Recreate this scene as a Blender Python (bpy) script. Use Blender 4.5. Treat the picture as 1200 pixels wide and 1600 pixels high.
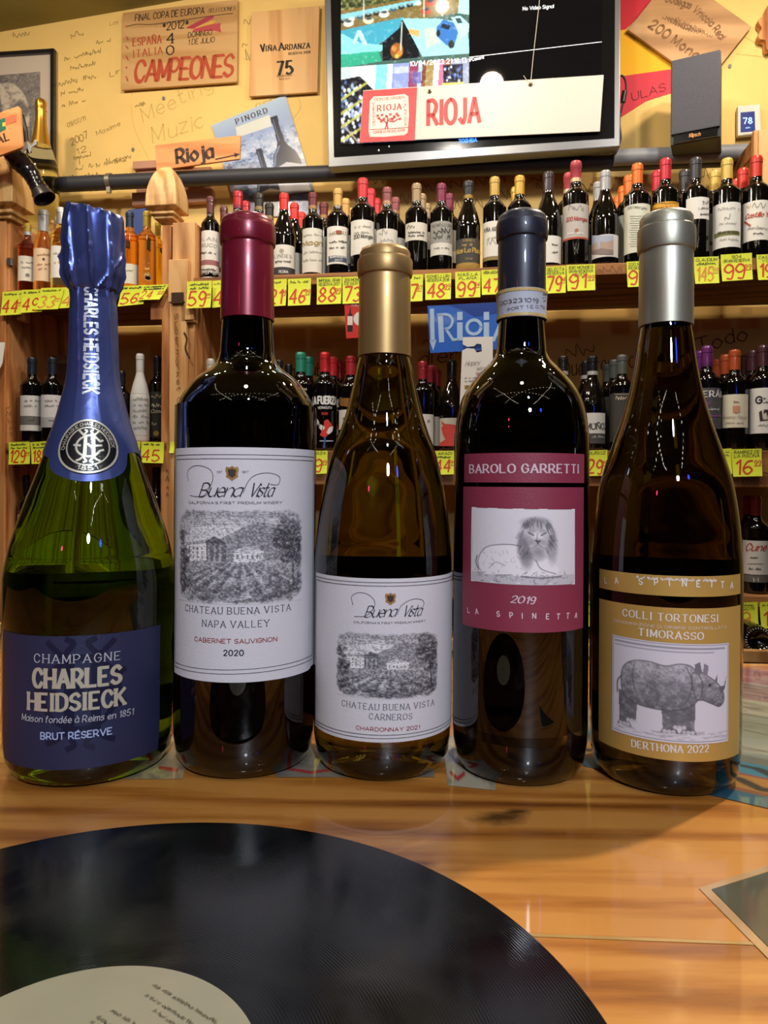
import bpy, math, random
import numpy as np
from mathutils import Matrix, Vector
random.seed(7); RNG = np.random.default_rng(7)
SC = bpy.context.scene
for _o in list(bpy.data.objects): bpy.data.objects.remove(_o)
COL = SC.collection
PI = math.pi; R_ = math.radians

# ------------------------------------------------------------------ camera
FPX, HY, ROLL, CH = 1130.0, 755.0, 0.0060, 0.161      # focal length and horizon in pixels of 1200x1600, roll, eye height over the table
cam = bpy.data.cameras.new('camera'); CAM = bpy.data.objects.new('camera', cam); COL.objects.link(CAM)
cam.sensor_fit = 'VERTICAL'; cam.sensor_height = 36.0; cam.sensor_width = 27.0
cam.lens = FPX/1600*36.0; cam.shift_y = -(800-HY)/1600
cam.clip_start = 0.01; cam.clip_end = 60
CAM.matrix_world = Matrix.Translation((0, 0, CH)) @ Matrix.Rotation(PI/2, 4, 'X') @ Matrix.Rotation(ROLL, 4, 'Z')
cam.dof.use_dof = True; cam.dof.focus_distance = 0.46; cam.dof.aperture_fstop = 60
SC.camera = CAM

# ------------------------------------------------------------------ world, exposure, lights
W = bpy.data.worlds.new('world'); SC.world = W; W.use_nodes = True
W.node_tree.nodes['Background'].inputs[0].default_value = (0.55, 0.5, 0.45, 1)
W.node_tree.nodes['Background'].inputs[1].default_value = 0.02
SC.view_settings.view_transform = 'Standard'; SC.view_settings.look = 'None'
SC.view_settings.gamma = 1.0; SC.view_settings.use_curve_mapping = False
SC.view_settings.exposure = 0.0
SC.cycles.use_denoising = True
SC.cycles.max_bounces = 12; SC.cycles.transmission_bounces = 10; SC.cycles.glossy_bounces = 5; SC.cycles.diffuse_bounces = 3
SC.cycles.caustics_reflective = False; SC.cycles.caustics_refractive = False
SC.cycles.sample_clamp_indirect = 4.0

def lamp(name, kind, loc, power, col, size=0.1, target=None, size_y=None, angle=None):
    l = bpy.data.lights.new(name, kind); o = bpy.data.objects.new(name, l); COL.objects.link(o)
    l.energy = power; l.color = col
    if kind == 'AREA':
        l.size = size; l.shape = 'DISK'
        if size_y: l.shape = 'RECTANGLE'; l.size_y = size_y
    else: l.shadow_soft_size = size
    if kind == 'SPOT': l.spot_size = angle or R_(80); l.spot_blend = 0.6
    o.location = loc
    if target is not None: o.rotation_euler = (Vector(target)-Vector(loc)).to_track_quat('-Z', 'Y').to_euler()
    return o
WARM = (1.0, 0.80, 0.56); WHITE = (1.0, 0.93, 0.84); COOL = (0.78, 0.88, 1.0)
for i, x in enumerate((-1.5, -0.6, 0.3, 1.2)):                     # ceiling spots close to the shelf wall
    lamp('wall_lamp', 'AREA', (x, 2.02, 1.93), 6.6, WARM, 0.10, (x*1.0+0.05, 2.75, 0.9))
for i, x in enumerate((-1.1, 0.0, 1.1)):                           # ceiling spots over the aisle
    lamp('aisle_lamp', 'AREA', (x, 1.30, 1.92), 11, WHITE, 0.12, (x*1.1, 2.4, 0.45))
lamp('table_lamp', 'SPOT', (0.99, 1.00, 1.82), 150, (1.0, 0.84, 0.60), 0.03, (0.12, 0.30, 0.0), angle=R_(44))
lamp('front_fill', 'SPOT', (0.20, -0.85, 0.82), 66, COOL, 0.05, (-0.01, 0.45, 0.13), angle=R_(42))  # added cool fill for the labels; narrow cone keeps it off the back wall
lamp('ceiling_fill', 'AREA', (0.0, -0.2, 1.95), 5, WHITE, 0.14, (0.0, 0.3, 0.0))

# ------------------------------------------------------------------ picture pixel -> point in the room
def ray(px, py):
    u = (px-600)/FPX; v = -(py-HY)/FPX; c, s = math.cos(ROLL), math.sin(ROLL)
    return np.array([u*c-v*s, 1.0, u*s+v*c])
WA = math.atan2(0.25, 1.7775)                                      # the shelf wall is turned by 8 degrees
FO = np.array([0, 2.3616, 0.0]); FU = np.array([math.cos(WA), -math.sin(WA), 0]); FN = np.array([-math.sin(WA), -math.cos(WA), 0])
CP = np.array([0, 0, CH])
WALL_D = -0.50
def fw(s, d, z): return FO + FU*s + FN*d + np.array([0, 0, z])      # along the wall, out from the shelf front, up
def fpx(px, py, d):                                                 # pixel -> (s, z) in the plane d
    r = ray(px, py); t = np.dot(FO+FN*d-CP, FN)/np.dot(r, FN); p = CP+r*t
    return np.dot(p-FO, FU), p[2]

class Plane:
    def __init__(s, o, u, v, n): s.o, s.u, s.v, s.n = [np.array(a, float) for a in (o, u, v, n)]
    def uv(s, px, py):
        r = ray(px, py); t = np.dot(s.o-CP, s.n)/np.dot(r, s.n); p = CP+r*t-s.o
        return np.array([np.dot(p, s.u), np.dot(p, s.v)])
    def pt(s, u, v, off=0.0): return s.o+s.u*u+s.v*v+s.n*off
    def scale(s, px, py): r = ray(px, py); return abs(np.dot(s.o-CP, s.n)/np.dot(r, s.n))/FPX
def FP(d): return Plane(fw(0, d, 0), FU, (0, 0, 1), FN)
TABLE = Plane((0, 0, 0), (1, 0, 0), (0, 1, 0), (0, 0, 1))
class Lathe:                                                        # the skin of a bottle: u = arc length at radius R0, v = height
    def __init__(s, cx, cy, prof, R0=None, z0=0.0, base=(0, 0)):
        s.cx, s.cy = cx, cy; s.zs = [p[1] for p in prof]; s.rs = [p[0] for p in prof]; s.R0 = R0 or max(s.rs)
    def r(s, z): return float(np.interp(z, s.zs, s.rs))
    def ref(s, R0): q = Lathe.__new__(Lathe); q.__dict__ = dict(s.__dict__); q.R0 = R0; return q
    def uv(s, px, py):
        d = ray(px, py); z = CH+d[2]*s.cy; r = s.r(z)
        for _ in range(25):
            a = d[0]**2+d[1]**2; b = -2*(d[0]*s.cx+d[1]*s.cy); c = s.cx**2+s.cy**2-r*r
            D = b*b-4*a*c; t = (-b-math.sqrt(max(D, 0)))/(2*a)
            z = 0.5*z+0.5*(CH+d[2]*t); r = s.r(z)
        p = CP+d*t; phi = math.atan2(p[0]-s.cx, -(p[1]-s.cy))
        return np.array([phi*s.R0, z])
    def pt(s, u, v, off=0.0):
        phi = u/s.R0; r = s.r(v)+off
        return np.array([s.cx+r*math.sin(phi), s.cy-r*math.cos(phi), v])
    def scale(s, px, py): return (s.cy-s.R0*0.9)/FPX

# ------------------------------------------------------------------ objects
def props(o, label=None, cat=None, group=None, kind=None):
    if label: o['label'] = label
    if cat: o['category'] = cat
    if group: o['group'] = group
    if kind: o['kind'] = kind
    return o
def empty(name, loc, rz=0.0, label=None, cat=None, group=None, kind=None):
    o = bpy.data.objects.new(name, None); o.empty_display_size = 0.02; COL.objects.link(o)
    o.location = [float(c) for c in loc]; o.rotation_euler = (0, 0, rz); return props(o, label, cat, group, kind)
def top(o):
    while o.parent: o = o.parent
    return o
class MB:
    def __init__(s): s.v = []; s.f = []
    def add(s, vs, fs):
        n = len(s.v); s.v.extend([tuple(map(float, p)) for p in vs]); s.f.extend([tuple(i+n for i in f) for f in fs]); return s
    def box(s, x0, x1, y0, y1, z0, z1, M=None):
        vs = [(x, y, z) for z in (z0, z1) for y in (y0, y1) for x in (x0, x1)]
        if M is not None: vs = [M(*p) for p in vs]
        return s.add(vs, [(0, 2, 3, 1), (4, 5, 7, 6), (0, 1, 5, 4), (2, 6, 7, 3), (0, 4, 6, 2), (1, 3, 7, 5)])
    def fbox(s, s0, s1, d0, d1, z0, z1):                            # box in the wall frame
        return s.box(s0, s1, -d1, -d0, z0, z1, lambda a, b, c: fw(a, -b, c))
    def lathe(s, prof, n=32, cx=0, cy=0, fn=None, cap0=True, cap1=True):
        m = len(prof); vs = []
        for r, z in prof:
            for i in range(n):
                a = 2*PI*i/n; rr = r+(fn(a, z) if fn else 0); vs.append((cx+rr*math.sin(a), cy-rr*math.cos(a), z))
        fs = [(j*n+i, j*n+(i+1) % n, (j+1)*n+(i+1) % n, (j+1)*n+i) for j in range(m-1) for i in range(n)]
        if cap0: fs.append(tuple(range(n-1, -1, -1)))
        if cap1: fs.append(tuple((m-1)*n+i for i in range(n)))
        return s.add(vs, fs)
    def prism(s, poly, fn, t):                                      # polygon (u,v), fn(u,v,off) -> point; front at off=t, back at 0
        n = len(poly); vs = [fn(u, v, t) for u, v in poly]+[fn(u, v, 0) for u, v in poly]
        fs = [tuple(range(n)), tuple(range(2*n-1, n-1, -1))]+[(i, i+n, (i+1) % n+n, (i+1) % n) for i in range(n)]
        return s.add(vs, fs)
    def tube(s, pts, rad, n=8, caps=True):
        pts = [np.array(p, float) for p in pts]; m = len(pts); rads = rad if hasattr(rad, '__len__') else [rad]*m
        up = np.array([0.13, 0.21, 0.97]); vs = []
        for i, p in enumerate(pts):
            t = pts[min(i+1, m-1)]-pts[max(i-1, 0)]; t = t/(np.linalg.norm(t)+1e-12)
            a = np.cross(t, up); 
            if np.linalg.norm(a) < 1e-3: a = np.cross(t, np.array([1, 0, 0]))
            a /= np.linalg.norm(a); b = np.cross(t, a)
            for k in range(n):
                w = 2*PI*k/n; vs.append(p+rads[i]*(a*math.cos(w)+b*math.sin(w)))
        fs = [(j*n+i, j*n+(i+1) % n, (j+1)*n+(i+1) % n, (j+1)*n+i) for j in range(m-1) for i in range(n)]
        if caps: fs += [tuple(range(n)), tuple((m-1)*n+n-1-i for i in range(n))]
        return s.add(vs, fs)
    def patch(s, surf, poly_u, nv=6, off=0.0002):                   # sheet on a surface: poly_u = list of (u, v_low, v_high)
        vs = []
        for (u, a, b) in poly_u:
            for j in range(nv+1): vs.append(surf.pt(u, a+(b-a)*j/nv, off))
        m = nv+1
        return s.add(vs, [(i*m+j, (i+1)*m+j, (i+1)*m+j+1, i*m+j+1) for i in range(len(poly_u)-1) for j in range(nv)])
    def build(s, name, mat, parent=None, smooth=False, bevel=0, loc=None, rz=0.0, **pr):
        me = bpy.data.meshes.new(name); o = bpy.data.objects.new(name, me); COL.objects.link(o)
        v = np.array(s.v, float).reshape(-1, 3)
        if parent is not None:
            t = top(parent); L, rot = np.array(t.location), t.rotation_euler.z; o.parent = parent
        else:
            if loc is None: loc = (v.min(0)+v.max(0))/2; loc[2] = v[:, 2].min()
            L, rot = np.array(loc, float), rz; o.location = [float(c) for c in L]; o.rotation_euler = (0, 0, rot)
        if not getattr(s, 'local', False):
            v = v-L; c, sn = math.cos(-rot), math.sin(-rot); v = np.stack([v[:, 0]*c-v[:, 1]*sn, v[:, 0]*sn+v[:, 1]*c, v[:, 2]], 1)
        me.from_pydata(v.tolist(), [], s.f); me.materials.append(mat)
        if smooth:
            me.polygons.foreach_set('use_smooth', [True]*len(me.polygons))
            me.set_sharp_from_angle(angle=R_(smooth if smooth is not True else 40))
        if bevel:
            b = o.modifiers.new('bevel', 'BEVEL'); b.width = bevel; b.segments = 2; b.limit_method = 'ANGLE'
        me.update(); return props(o, **pr)
def copy_tree(o, parent=None):
    c = o.copy(); COL.objects.link(c)
    if parent: c.parent = parent
    for ch in list(o.children):
        if ch.get('front_only'): continue
        copy_tree(ch, c)
    return c

# ------------------------------------------------------------------ materials
def lin(c):
    if isinstance(c, str): c = [int(c[i:i+2], 16)/255 for i in (0, 2, 4)]
    return [(x/12.92 if x <= 0.04045 else ((x+0.055)/1.055)**2.4) for x in c]
_mc = {}
def mat(name, col, rough=0.5, metal=0.0, coat=0.0, trans=0.0, ior=1.45, emit=0.0, bump=0.0, bscale=200.0, var=0.0, vscale=8.0, spec=0.5, sub=0):
    key = (name, str(col), rough, metal, coat, trans, emit)
    if key in _mc: return _mc[key]
    m = bpy.data.materials.new(name); m.use_nodes = True; nt = m.node_tree; b = nt.nodes['Principled BSDF']
    c = lin(col)
    b.inputs['Base Color'].default_value = (*c, 1); b.inputs['Roughness'].default_value = rough; b.inputs['Metallic'].default_value = metal
    b.inputs['Coat Weight'].default_value = coat; b.inputs['Coat Roughness'].default_value = 0.06
    b.inputs['Transmission Weight'].default_value = trans; b.inputs['IOR'].default_value = ior; b.inputs['Specular IOR Level'].default_value = spec
    if emit: b.inputs['Emission Color'].default_value = (*c, 1); b.inputs['Emission Strength'].default_value = emit
    tc = nt.nodes.new('ShaderNodeTexCoord')
    if var:
        n = nt.nodes.new('ShaderNodeTexNoise'); n.inputs['Scale'].default_value = vscale; n.inputs['Detail'].default_value = 4
        nt.links.new(tc.outputs['Object'], n.inputs['Vector'])
        r = nt.nodes.new('ShaderNodeMapRange'); r.inputs[1].default_value = 0.3; r.inputs[2].default_value = 0.7
        r.inputs[3].default_value = 1-var; r.inputs[4].default_value = 1+var*0.5
        x = nt.nodes.new('ShaderNodeVectorMath'); x.operation = 'SCALE'; x.inputs[0].default_value = c
        nt.links.new(n.outputs[0], r.inputs[0]); nt.links.new(r.outputs[0], x.inputs['Scale']); nt.links.new(x.outputs[0], b.inputs['Base Color'])
    if bump:
        n = nt.nodes.new('ShaderNodeTexNoise'); n.inputs['Scale'].default_value = bscale; n.inputs['Detail'].default_value = 3
        nt.links.new(tc.outputs['Object'], n.inputs['Vector'])
        k = nt.nodes.new('ShaderNodeBump'); k.inputs['Strength'].default_value = bump; k.inputs['Distance'].default_value = 0.001
        nt.links.new(n.outputs[0], k.inputs['Height']); nt.links.new(k.outputs[0], b.inputs['Normal'])
    _mc[key] = m; return m
def wood(name, c1, c2, c3=None, axis='X', scale=14.0, stretch=14.0, rough=0.55, coat=0.0, seed=0.0, knots=(), rot=0.0, band=0.45):
    m = bpy.data.materials.new(name); m.use_nodes = True; nt = m.node_tree; b = nt.nodes['Principled BSDF']; N = nt.nodes; L = nt.links
    tc = N.new('ShaderNodeTexCoord'); mp = N.new('ShaderNodeMapping')
    sc = {'X': (1/stretch, 1, 1), 'Y': (1, 1/stretch, 1), 'Z': (1, 1, 1/stretch)}[axis]
    mp.inputs['Scale'].default_value = sc; mp.inputs['Location'].default_value = (seed, seed*0.7, seed*1.3); mp.inputs['Rotation'].default_value = (0, 0, rot)
    oi = N.new('ShaderNodeObjectInfo'); ad = N.new('ShaderNodeVectorMath'); ad.operation = 'ADD'
    sc2 = N.new('ShaderNodeMath'); sc2.operation = 'MULTIPLY'; sc2.inputs[1].default_value = 7.0; L.new(oi.outputs['Random'], sc2.inputs[0])
    L.new(tc.outputs['Object'], mp.inputs['Vector']); L.new(mp.outputs[0], ad.inputs[0]); L.new(sc2.outputs[0], ad.inputs[1])
    vec = ad.outputs[0]
    n1 = N.new('ShaderNodeTexNoise'); n1.inputs['Scale'].default_value = scale; n1.inputs['Detail'].default_value = 5; n1.inputs['Distortion'].default_value = 0.6
    n2 = N.new('ShaderNodeTexNoise'); n2.inputs['Scale'].default_value = scale*5; n2.inputs['Detail'].default_value = 6; n2.inputs['Roughness'].default_value = 0.65
    L.new(vec, n1.inputs['Vector']); L.new(vec, n2.inputs['Vector'])
    w = N.new('ShaderNodeTexWave'); w.inputs['Scale'].default_value = scale*0.8; w.inputs['Distortion'].default_value = 9.0; w.inputs['Detail'].default_value = 3
    w.bands_direction = 'DIAGONAL'; L.new(vec, w.inputs['Vector'])
    a = N.new('ShaderNodeMath'); a.operation = 'MULTIPLY_ADD'; a.inputs[1].default_value = band; L.new(w.outputs['Fac'], a.inputs[0]); L.new(n1.outputs[0], a.inputs[2])
    a2 = N.new('ShaderNodeMath'); a2.operation = 'MULTIPLY_ADD'; a2.inputs[1].default_value = 0.5; L.new(n2.outputs[0], a2.inputs[0]); L.new(a.outputs[0], a2.inputs[2])
    cr = N.new('ShaderNodeValToRGB'); e = cr.color_ramp.elements
    e[0].position = 0.40+band*0.5; e[0].color = (*lin(c2), 1); e[1].position = 0.83+band*0.5; e[1].color = (*lin(c1), 1)
    if c3: q = cr.color_ramp.elements.new(0.64+band*0.5); q.color = (*lin(c3), 1)
    L.new(a2.outputs[0], cr.inputs[0]); out = cr.outputs[0]
    for (kx, ky, rx, ry, kc, ang) in knots:                          # dark knots: soft ellipses around points of the object
        m2 = N.new('ShaderNodeMapping'); m2.vector_type = 'TEXTURE'; m2.inputs['Location'].default_value = (kx, ky, 0); m2.inputs['Rotation'].default_value = (0, 0, ang); m2.inputs['Scale'].default_value = (rx, ry, 100)
        L.new(tc.outputs['Object'], m2.inputs['Vector'])
        nz = N.new('ShaderNodeTexNoise'); nz.inputs['Scale'].default_value = 1.6; L.new(m2.outputs[0], nz.inputs['Vector'])
        s2 = N.new('ShaderNodeVectorMath'); s2.operation = 'LENGTH'; L.new(m2.outputs[0], s2.inputs[0])
        s3 = N.new('ShaderNodeMath'); s3.operation = 'ADD'; L.new(s2.outputs['Value'], s3.inputs[0]); L.new(nz.outputs[0], s3.inputs[1])
        rr = N.new('ShaderNodeMapRange'); rr.inputs[1].default_value = 0.75; rr.inputs[2].default_value = 1.5; rr.inputs[3].default_value = 0.85; rr.inputs[4].default_value = 0.0; L.new(s3.outputs[0], rr.inputs[0])
        mx = N.new('ShaderNodeMix'); mx.data_type = 'RGBA'; L.new(rr.outputs[0], mx.inputs[0]); L.new(out, mx.inputs[6]); mx.inputs[7].default_value = (*lin(kc), 1); out = mx.outputs[2]
    L.new(out, b.inputs['Base Color']); b.inputs['Roughness'].default_value = rough
    b.inputs['Coat Weight'].default_value = coat; b.inputs['Coat Roughness'].default_value = 0.05
    bp = N.new('ShaderNodeBump'); bp.inputs['Strength'].default_value = 0.25 if not coat else 0.04; bp.inputs['Distance'].default_value = 0.002
    L.new(n2.outputs[0], bp.inputs['Height']); L.new(bp.outputs[0], b.inputs['Normal'])
    return m
def attr_mat(name, rough=0.6, emit=0.0, coat=0.0):
    if (name,) in _mc: return _mc[(name,)]
    m = bpy.data.materials.new(name); m.use_nodes = True; nt = m.node_tree; b = nt.nodes['Principled BSDF']
    a = nt.nodes.new('ShaderNodeAttribute'); a.attribute_name = 'print'; b.inputs['Roughness'].default_value = rough; b.inputs['Coat Weight'].default_value = coat
    nt.links.new(a.outputs['Color'], b.inputs['Base Color'])
    if emit: nt.links.new(a.outputs['Color'], b.inputs['Emission Color']); b.inputs['Emission Strength'].default_value = emit
    _mc[(name,)] = m; return m
INK = lambda c, r=0.55, me=0.0: mat('ink', c, r, me)
# ------------------------------------------------------------------ stroke lettering
GL = {'A': '04 5g a4|28 88', 'B': '0g 04|~0g 5g 8d 5a 0a|~5a 97 54 04', 'C': '~9d 6g 2f 0a 25 64 97', 'D': '0g 04|~0g 4g 8e 9a 86 44 04', 'E': '8g 0g 04 84|0a 6a',
 'F': '8g 0g 04|0a 6a', 'G': '~9d 6g 2f 0a 25 64 97|97 9a 5a', 'H': '0g 04|9g 94|0a 9a', 'I': '0g 04', 'J': '~5g 57 34 06', 'K': '0g 04|9g 09|3b 94', 'L': '0g 04 84',
 'M': '04 0g 56 ag a4', 'N': '04 0g 94 9g', 'O': '~5g 1e 0a 16 54 96 aa 9e 5g', 'P': '0g 04|~0g 5g 8d 59 09', 'Q': '~5g 1e 0a 16 54 96 aa 9e 5g|66 a3',
 'R': '0g 04|~0g 5g 8d 59 09|49 94', 'S': '~8e 5g 1e 1b 79 86 44 06', 'T': '0g ag|5g 54', 'U': '0g 08|~08 15 54 85 98|98 9g', 'V': '0g 54 ag', 'W': '0g 34 6e 94 cg',
 'X': '04 9g|0g 94', 'Y': '0g 5a ag|5a 54', 'Z': '0g 9g 04 94',
 'a': '~7b 4c 0a 06 34 76|7c 74', 'b': '0g 04|~0a 4c 78 44 06', 'c': '~7b 4c 08 44 75', 'd': '7g 74|~7a 4c 08 44 76', 'e': '18 78|~78 6b 3c 08 34 75', 'f': '~5f 3g 2d 24|0c 5c',
 'g': '~7b 4c 08 44 77|~7c 72 40 11', 'h': '0g 04|~09 4c 7a 74', 'i': '0c 04|0f 0e', 'j': '~3c 31 00|3f 3e', 'k': '0g 04|6c 08|28 74', 'l': '0g 04', 'm': '0c 04|~09 3c 5a 54|~59 8c aa a4',
 'n': '0c 04|~09 4c 7a 74', 'o': '~4c 08 44 88 4c', 'p': '0c 00|~0a 4c 78 44 06', 'q': '7c 70|~7a 4c 08 44 76', 'r': '0c 04|~09 3c 5b', 's': '~6b 3c 0a 67 34 05', 't': '~2g 26 44 65|0c 5c',
 'u': '~0c 06 34 76|7c 74', 'v': '0c 44 8c', 'w': '0c 34 5b 84 bc', 'x': '04 7c|0c 74', 'y': '0c 44|8c 20', 'z': '0c 7c 04 74',
 '0': '~4g 0d 07 44 87 8d 4g', '1': '1d 4g 44', '2': '~0d 3g 7f 7b 04|04 84', '3': '~0f 4g 7d 4a|~4a 87 44 05', '4': '64 6g 08 88', '5': '7g 1g 0a|~0a 4b 87 44 05', '6': '~7f 3e 08 34 77 4a 08',
 '7': '0g 8g 34', '8': '~4a 1d 4g 7d 4a 07 44 87 4a', '9': '~7b 39 0c 3g 7d 64 24', '.': '04 15', ',': '05 02', "'": '0g 0d', '-': '09 59', '=': '07 77|0b 7b', '*': '0a 6e|0e 6a|39 3f', ':': '05 06|0b 0c',
 '/': '03 6g', '>': '08 h8|de h8 d2', '&': '~95 2e 5g 7d 06 34 9a'}
ACC = {'ñ': ('n', '~0e 2f 4e 6f'), 'Ñ': ('N', '~1h 3i 5h 7i'), 'É': ('E', '3h 6j'), 'é': ('e', '3e 6g'), 'à': ('a', '2g 5e'), 'Á': ('A', '4h 7j'), 'í': ('i', '0e 3g')}
def _co(c): return int(c, 36)
def catmull(P, n=5):
    P = [np.array(p, float) for p in P]
    if len(P) < 3: return P
    closed = np.allclose(P[0], P[-1]); out = []
    for i in range(len(P)-1):
        a = P[i-1] if i else (P[-2] if closed else 2*P[0]-P[1]); b, c = P[i], P[i+1]
        d = P[i+2] if i+2 < len(P) else (P[1] if closed else 2*P[-1]-P[-2])
        for k in range(n):
            t = k/n; out.append(0.5*((2*b)+(c-a)*t+(2*a-5*b+4*c-d)*t*t+(3*b-a-3*c+d)*t**3))
    out.append(P[-1]); return out
def glyph(ch):
    if ch in ACC: base, ex = ACC[ch]; src = GL[base]+'|'+ex
    elif ch in GL: src = GL[ch]
    else: return None, 5
    st = []; w = 0
    for part in src.split('|'):
        sm = part.startswith('~'); P = [(_co(t[0]), _co(t[1])-4) for t in part.strip('~').split()]
        w = max(w, max(p[0] for p in P)); st.append((sm, catmull(P) if sm else [np.array(p, float) for p in P]))
    return st, w
def layout(text, gap=3.0, space=5.0, ser=0):
    x = 0; out = []; gap += 1.6*ser; space += ser
    for ch in text:
        if ch == ' ': x += space; continue
        st, w = glyph(ch)
        if st is None: continue
        if ch == 'I': x += 1.6*ser
        out.append((ch, x, st, w)); x += w+gap+(1.6*ser if ch == 'I' else 0)
    return out, max(x-gap, 1)
def strokes(mb, tf, P, wfun, surf, off, maxseg=None):
    """polyline in glyph space -> ribbon on the surface. tf: glyph xy -> uv"""
    Q = [tf(p) for p in P]; W_ = []
    R = [Q[0]]; D = []
    for a, b in zip(Q[:-1], Q[1:]):
        L = np.linalg.norm(b-a)
        if L < 1e-9: continue
        k = max(1, int(L/maxseg)) if maxseg else 1
        for j in range(1, k+1): R.append(a+(b-a)*j/k)
    if len(R) < 2: return
    n = len(R); vs = []
    for i in range(n):
        if i == 0: d = R[1]-R[0]; d0 = d
        elif i == n-1: d = R[-1]-R[-2]; d0 = d
        else:
            d0 = R[i]-R[i-1]; d1 = R[i+1]-R[i]; d = d0/np.linalg.norm(d0)+d1/np.linalg.norm(d1)
            if np.linalg.norm(d) < 0.3: d = d0
        d = d/np.linalg.norm(d); nrm = np.array([-d[1], d[0]])
        k = 1.0
        if 0 < i < n-1: k = min(1.6, 1/max(0.3, abs(np.dot(d, d0/np.linalg.norm(d0)))))
        w = wfun(math.atan2(d[1], d[0]))*0.5*k
        e = 0
        if i == 0: e = -w*0.5
        if i == n-1: e = w*0.5
        c = R[i]+d*e
        vs += [surf.pt(*(c+nrm*w), off), surf.pt(*(c-nrm*w), off)]
    fs = [(2*i, 2*i+1, 2*i+3, 2*i+2) for i in range(n-1)]
    mb.add(vs, fs)
STY = {'sans': (1.0, 1.0, 0, 0, 0), 'serif': (0.45, 1.15, R_(12), 1, 0), 'roman': (0.6, 1.1, R_(12), 1, 0), 'script': (0.22, 0.95, R_(35), 0, 0.42), 'hand': (0.8, 1.05, R_(40), 0, 0.10),
       'italic': (0.35, 1.1, R_(20), 0, 0.3), 'slab': (0.9, 1.25, 0.1, 1, 0), 'black': (0.6, 1.5, R_(40), 0, 0)}
def text(mb, s, surf, p0, p1, h, weight=2.0, style='sans', off=0.0004, gap=3.0, jit=0.0, uv=False, maxseg=None, sx=None, center=False):
    """lettering from p0 towards p1 (pixels, or surface coordinates with uv=True); h = cap height in pixels (or metres)"""
    a = np.array(p0, float) if uv else surf.uv(*p0); b = np.array(p1, float) if uv else surf.uv(*p1)
    H = h if uv else h*surf.scale(*p0)
    ls, total = layout(s, gap, ser=STY[style][3]); L = np.linalg.norm(b-a); ex = (b-a)/L; ey = np.array([-ex[1], ex[0]]); k = L/total; g = H/12
    if sx: k = min(k, g*sx)
    if center: a = a+ex*(L-total*k)/2
    lo, hi, pen, ser, sl = STY[style]; w0 = weight*min(g, k*1.6)
    wf = (lambda t: w0) if style == 'sans' else (lambda t: w0*(lo+(hi-lo)*abs(math.sin(t-pen))))
    for ch, x, st, w in ls:
        jx, jy, jr = (random.uniform(-jit, jit) for _ in range(3))
        c, sn = math.cos(jr*0.06), math.sin(jr*0.06)
        def tf(p, x=x):
            q = (p[0]*c-p[1]*sn+jx, p[0]*sn+p[1]*c+jy); return a+ex*((x+q[0])*k+sl*q[1]*g)+ey*(q[1]*g)
        for sm, P in st:
            runs = [[P[0]]]
            for q in range(1, len(P)):                               # cut the pen stroke at sharp corners
                runs[-1].append(P[q])
                if q < len(P)-1:
                    a1, a2 = P[q]-P[q-1], P[q+1]-P[q]; cs = np.dot(a1, a2)/(np.linalg.norm(a1)*np.linalg.norm(a2)+1e-9)
                    if cs < 0.6: runs.append([P[q]])
            for rn in runs: strokes(mb, tf, rn, wf, surf, off, maxseg)
            if ser:
                for i, j in ((0, 1), (-1, -2)):
                    if sm and i == 0: continue
                    e, f = P[i], P[j]
                    if abs(e[1]-f[1]) > 2.5 and abs(e[0]-f[0]) < 8 and (abs(e[1]) < 0.2 or e[1] > 7.5) and not (sm):
                        strokes(mb, tf, [e+np.array([-1.7, 0]), e+np.array([1.7, 0])], lambda t: w0*lo*0.9, surf, off)
    return mb
def arc_text(mb, s, surf, c, rad, a0, a1, h, weight=2.0, off=0.0005, flip=False):
    """letters around a circle on the surface (uv metres), angles in degrees, clockwise from a0 to a1"""
    ls, total = layout(s, 3.0); n = total
    for ch, x, st, w in ls:
        for sm, P in st:
            def tf(p):
                t = R_(a0+(a1-a0)*(x+p[0])/n); r = rad+(p[1]*h/12)*(-1 if flip else 1)
                return np.array([c[0]+r*math.sin(t), c[1]+r*math.cos(t)])
            strokes(mb, tf, P, lambda t: weight*h/12, surf, off)
def line(mb, surf, pts, w, off=0.0004, px=True, smooth=False, maxseg=None):
    P = [surf.uv(*p) if px else np.array(p, float) for p in pts]
    if smooth: P = catmull(P, 6)
    W0 = w*surf.scale(*pts[0]) if px else w
    strokes(mb, lambda p: p, P, lambda t: W0, surf, off, maxseg)
def scribble(mb, surf, p0, p1, h, w, off=0.0004, n=None, uv=False):
    """small unreadable handwriting between two points"""
    a = np.array(p0, float) if uv else surf.uv(*p0); b = np.array(p1, float) if uv else surf.uv(*p1); H = h if uv else h*surf.scale(*p0)
    L = np.linalg.norm(b-a); ex = (b-a)/L; ey = np.array([-ex[1], ex[0]]); k = n or max(2, int(L/(H*0.7)))
    P = []
    for i in range(k):
        t = (i+0.5)/k
        if random.random() < 0.16 and len(P) > 2:
            strokes(mb, lambda p: p, catmull(P, 3), lambda t: w if uv else w*surf.scale(*p0), surf, off); P = []; continue
        P.append(a+ex*L*(t-random.uniform(0.1, 0.5)/k)+ey*H*random.uniform(-0.15, 0.3)); P.append(a+ex*L*(t+random.uniform(-0.3, 0.3)/k)+ey*H*random.uniform(0.35, 1.2))
    if len(P) > 2: strokes(mb, lambda p: p, catmull(P, 3), lambda t: w if uv else w*surf.scale(*p0), surf, off)

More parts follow.
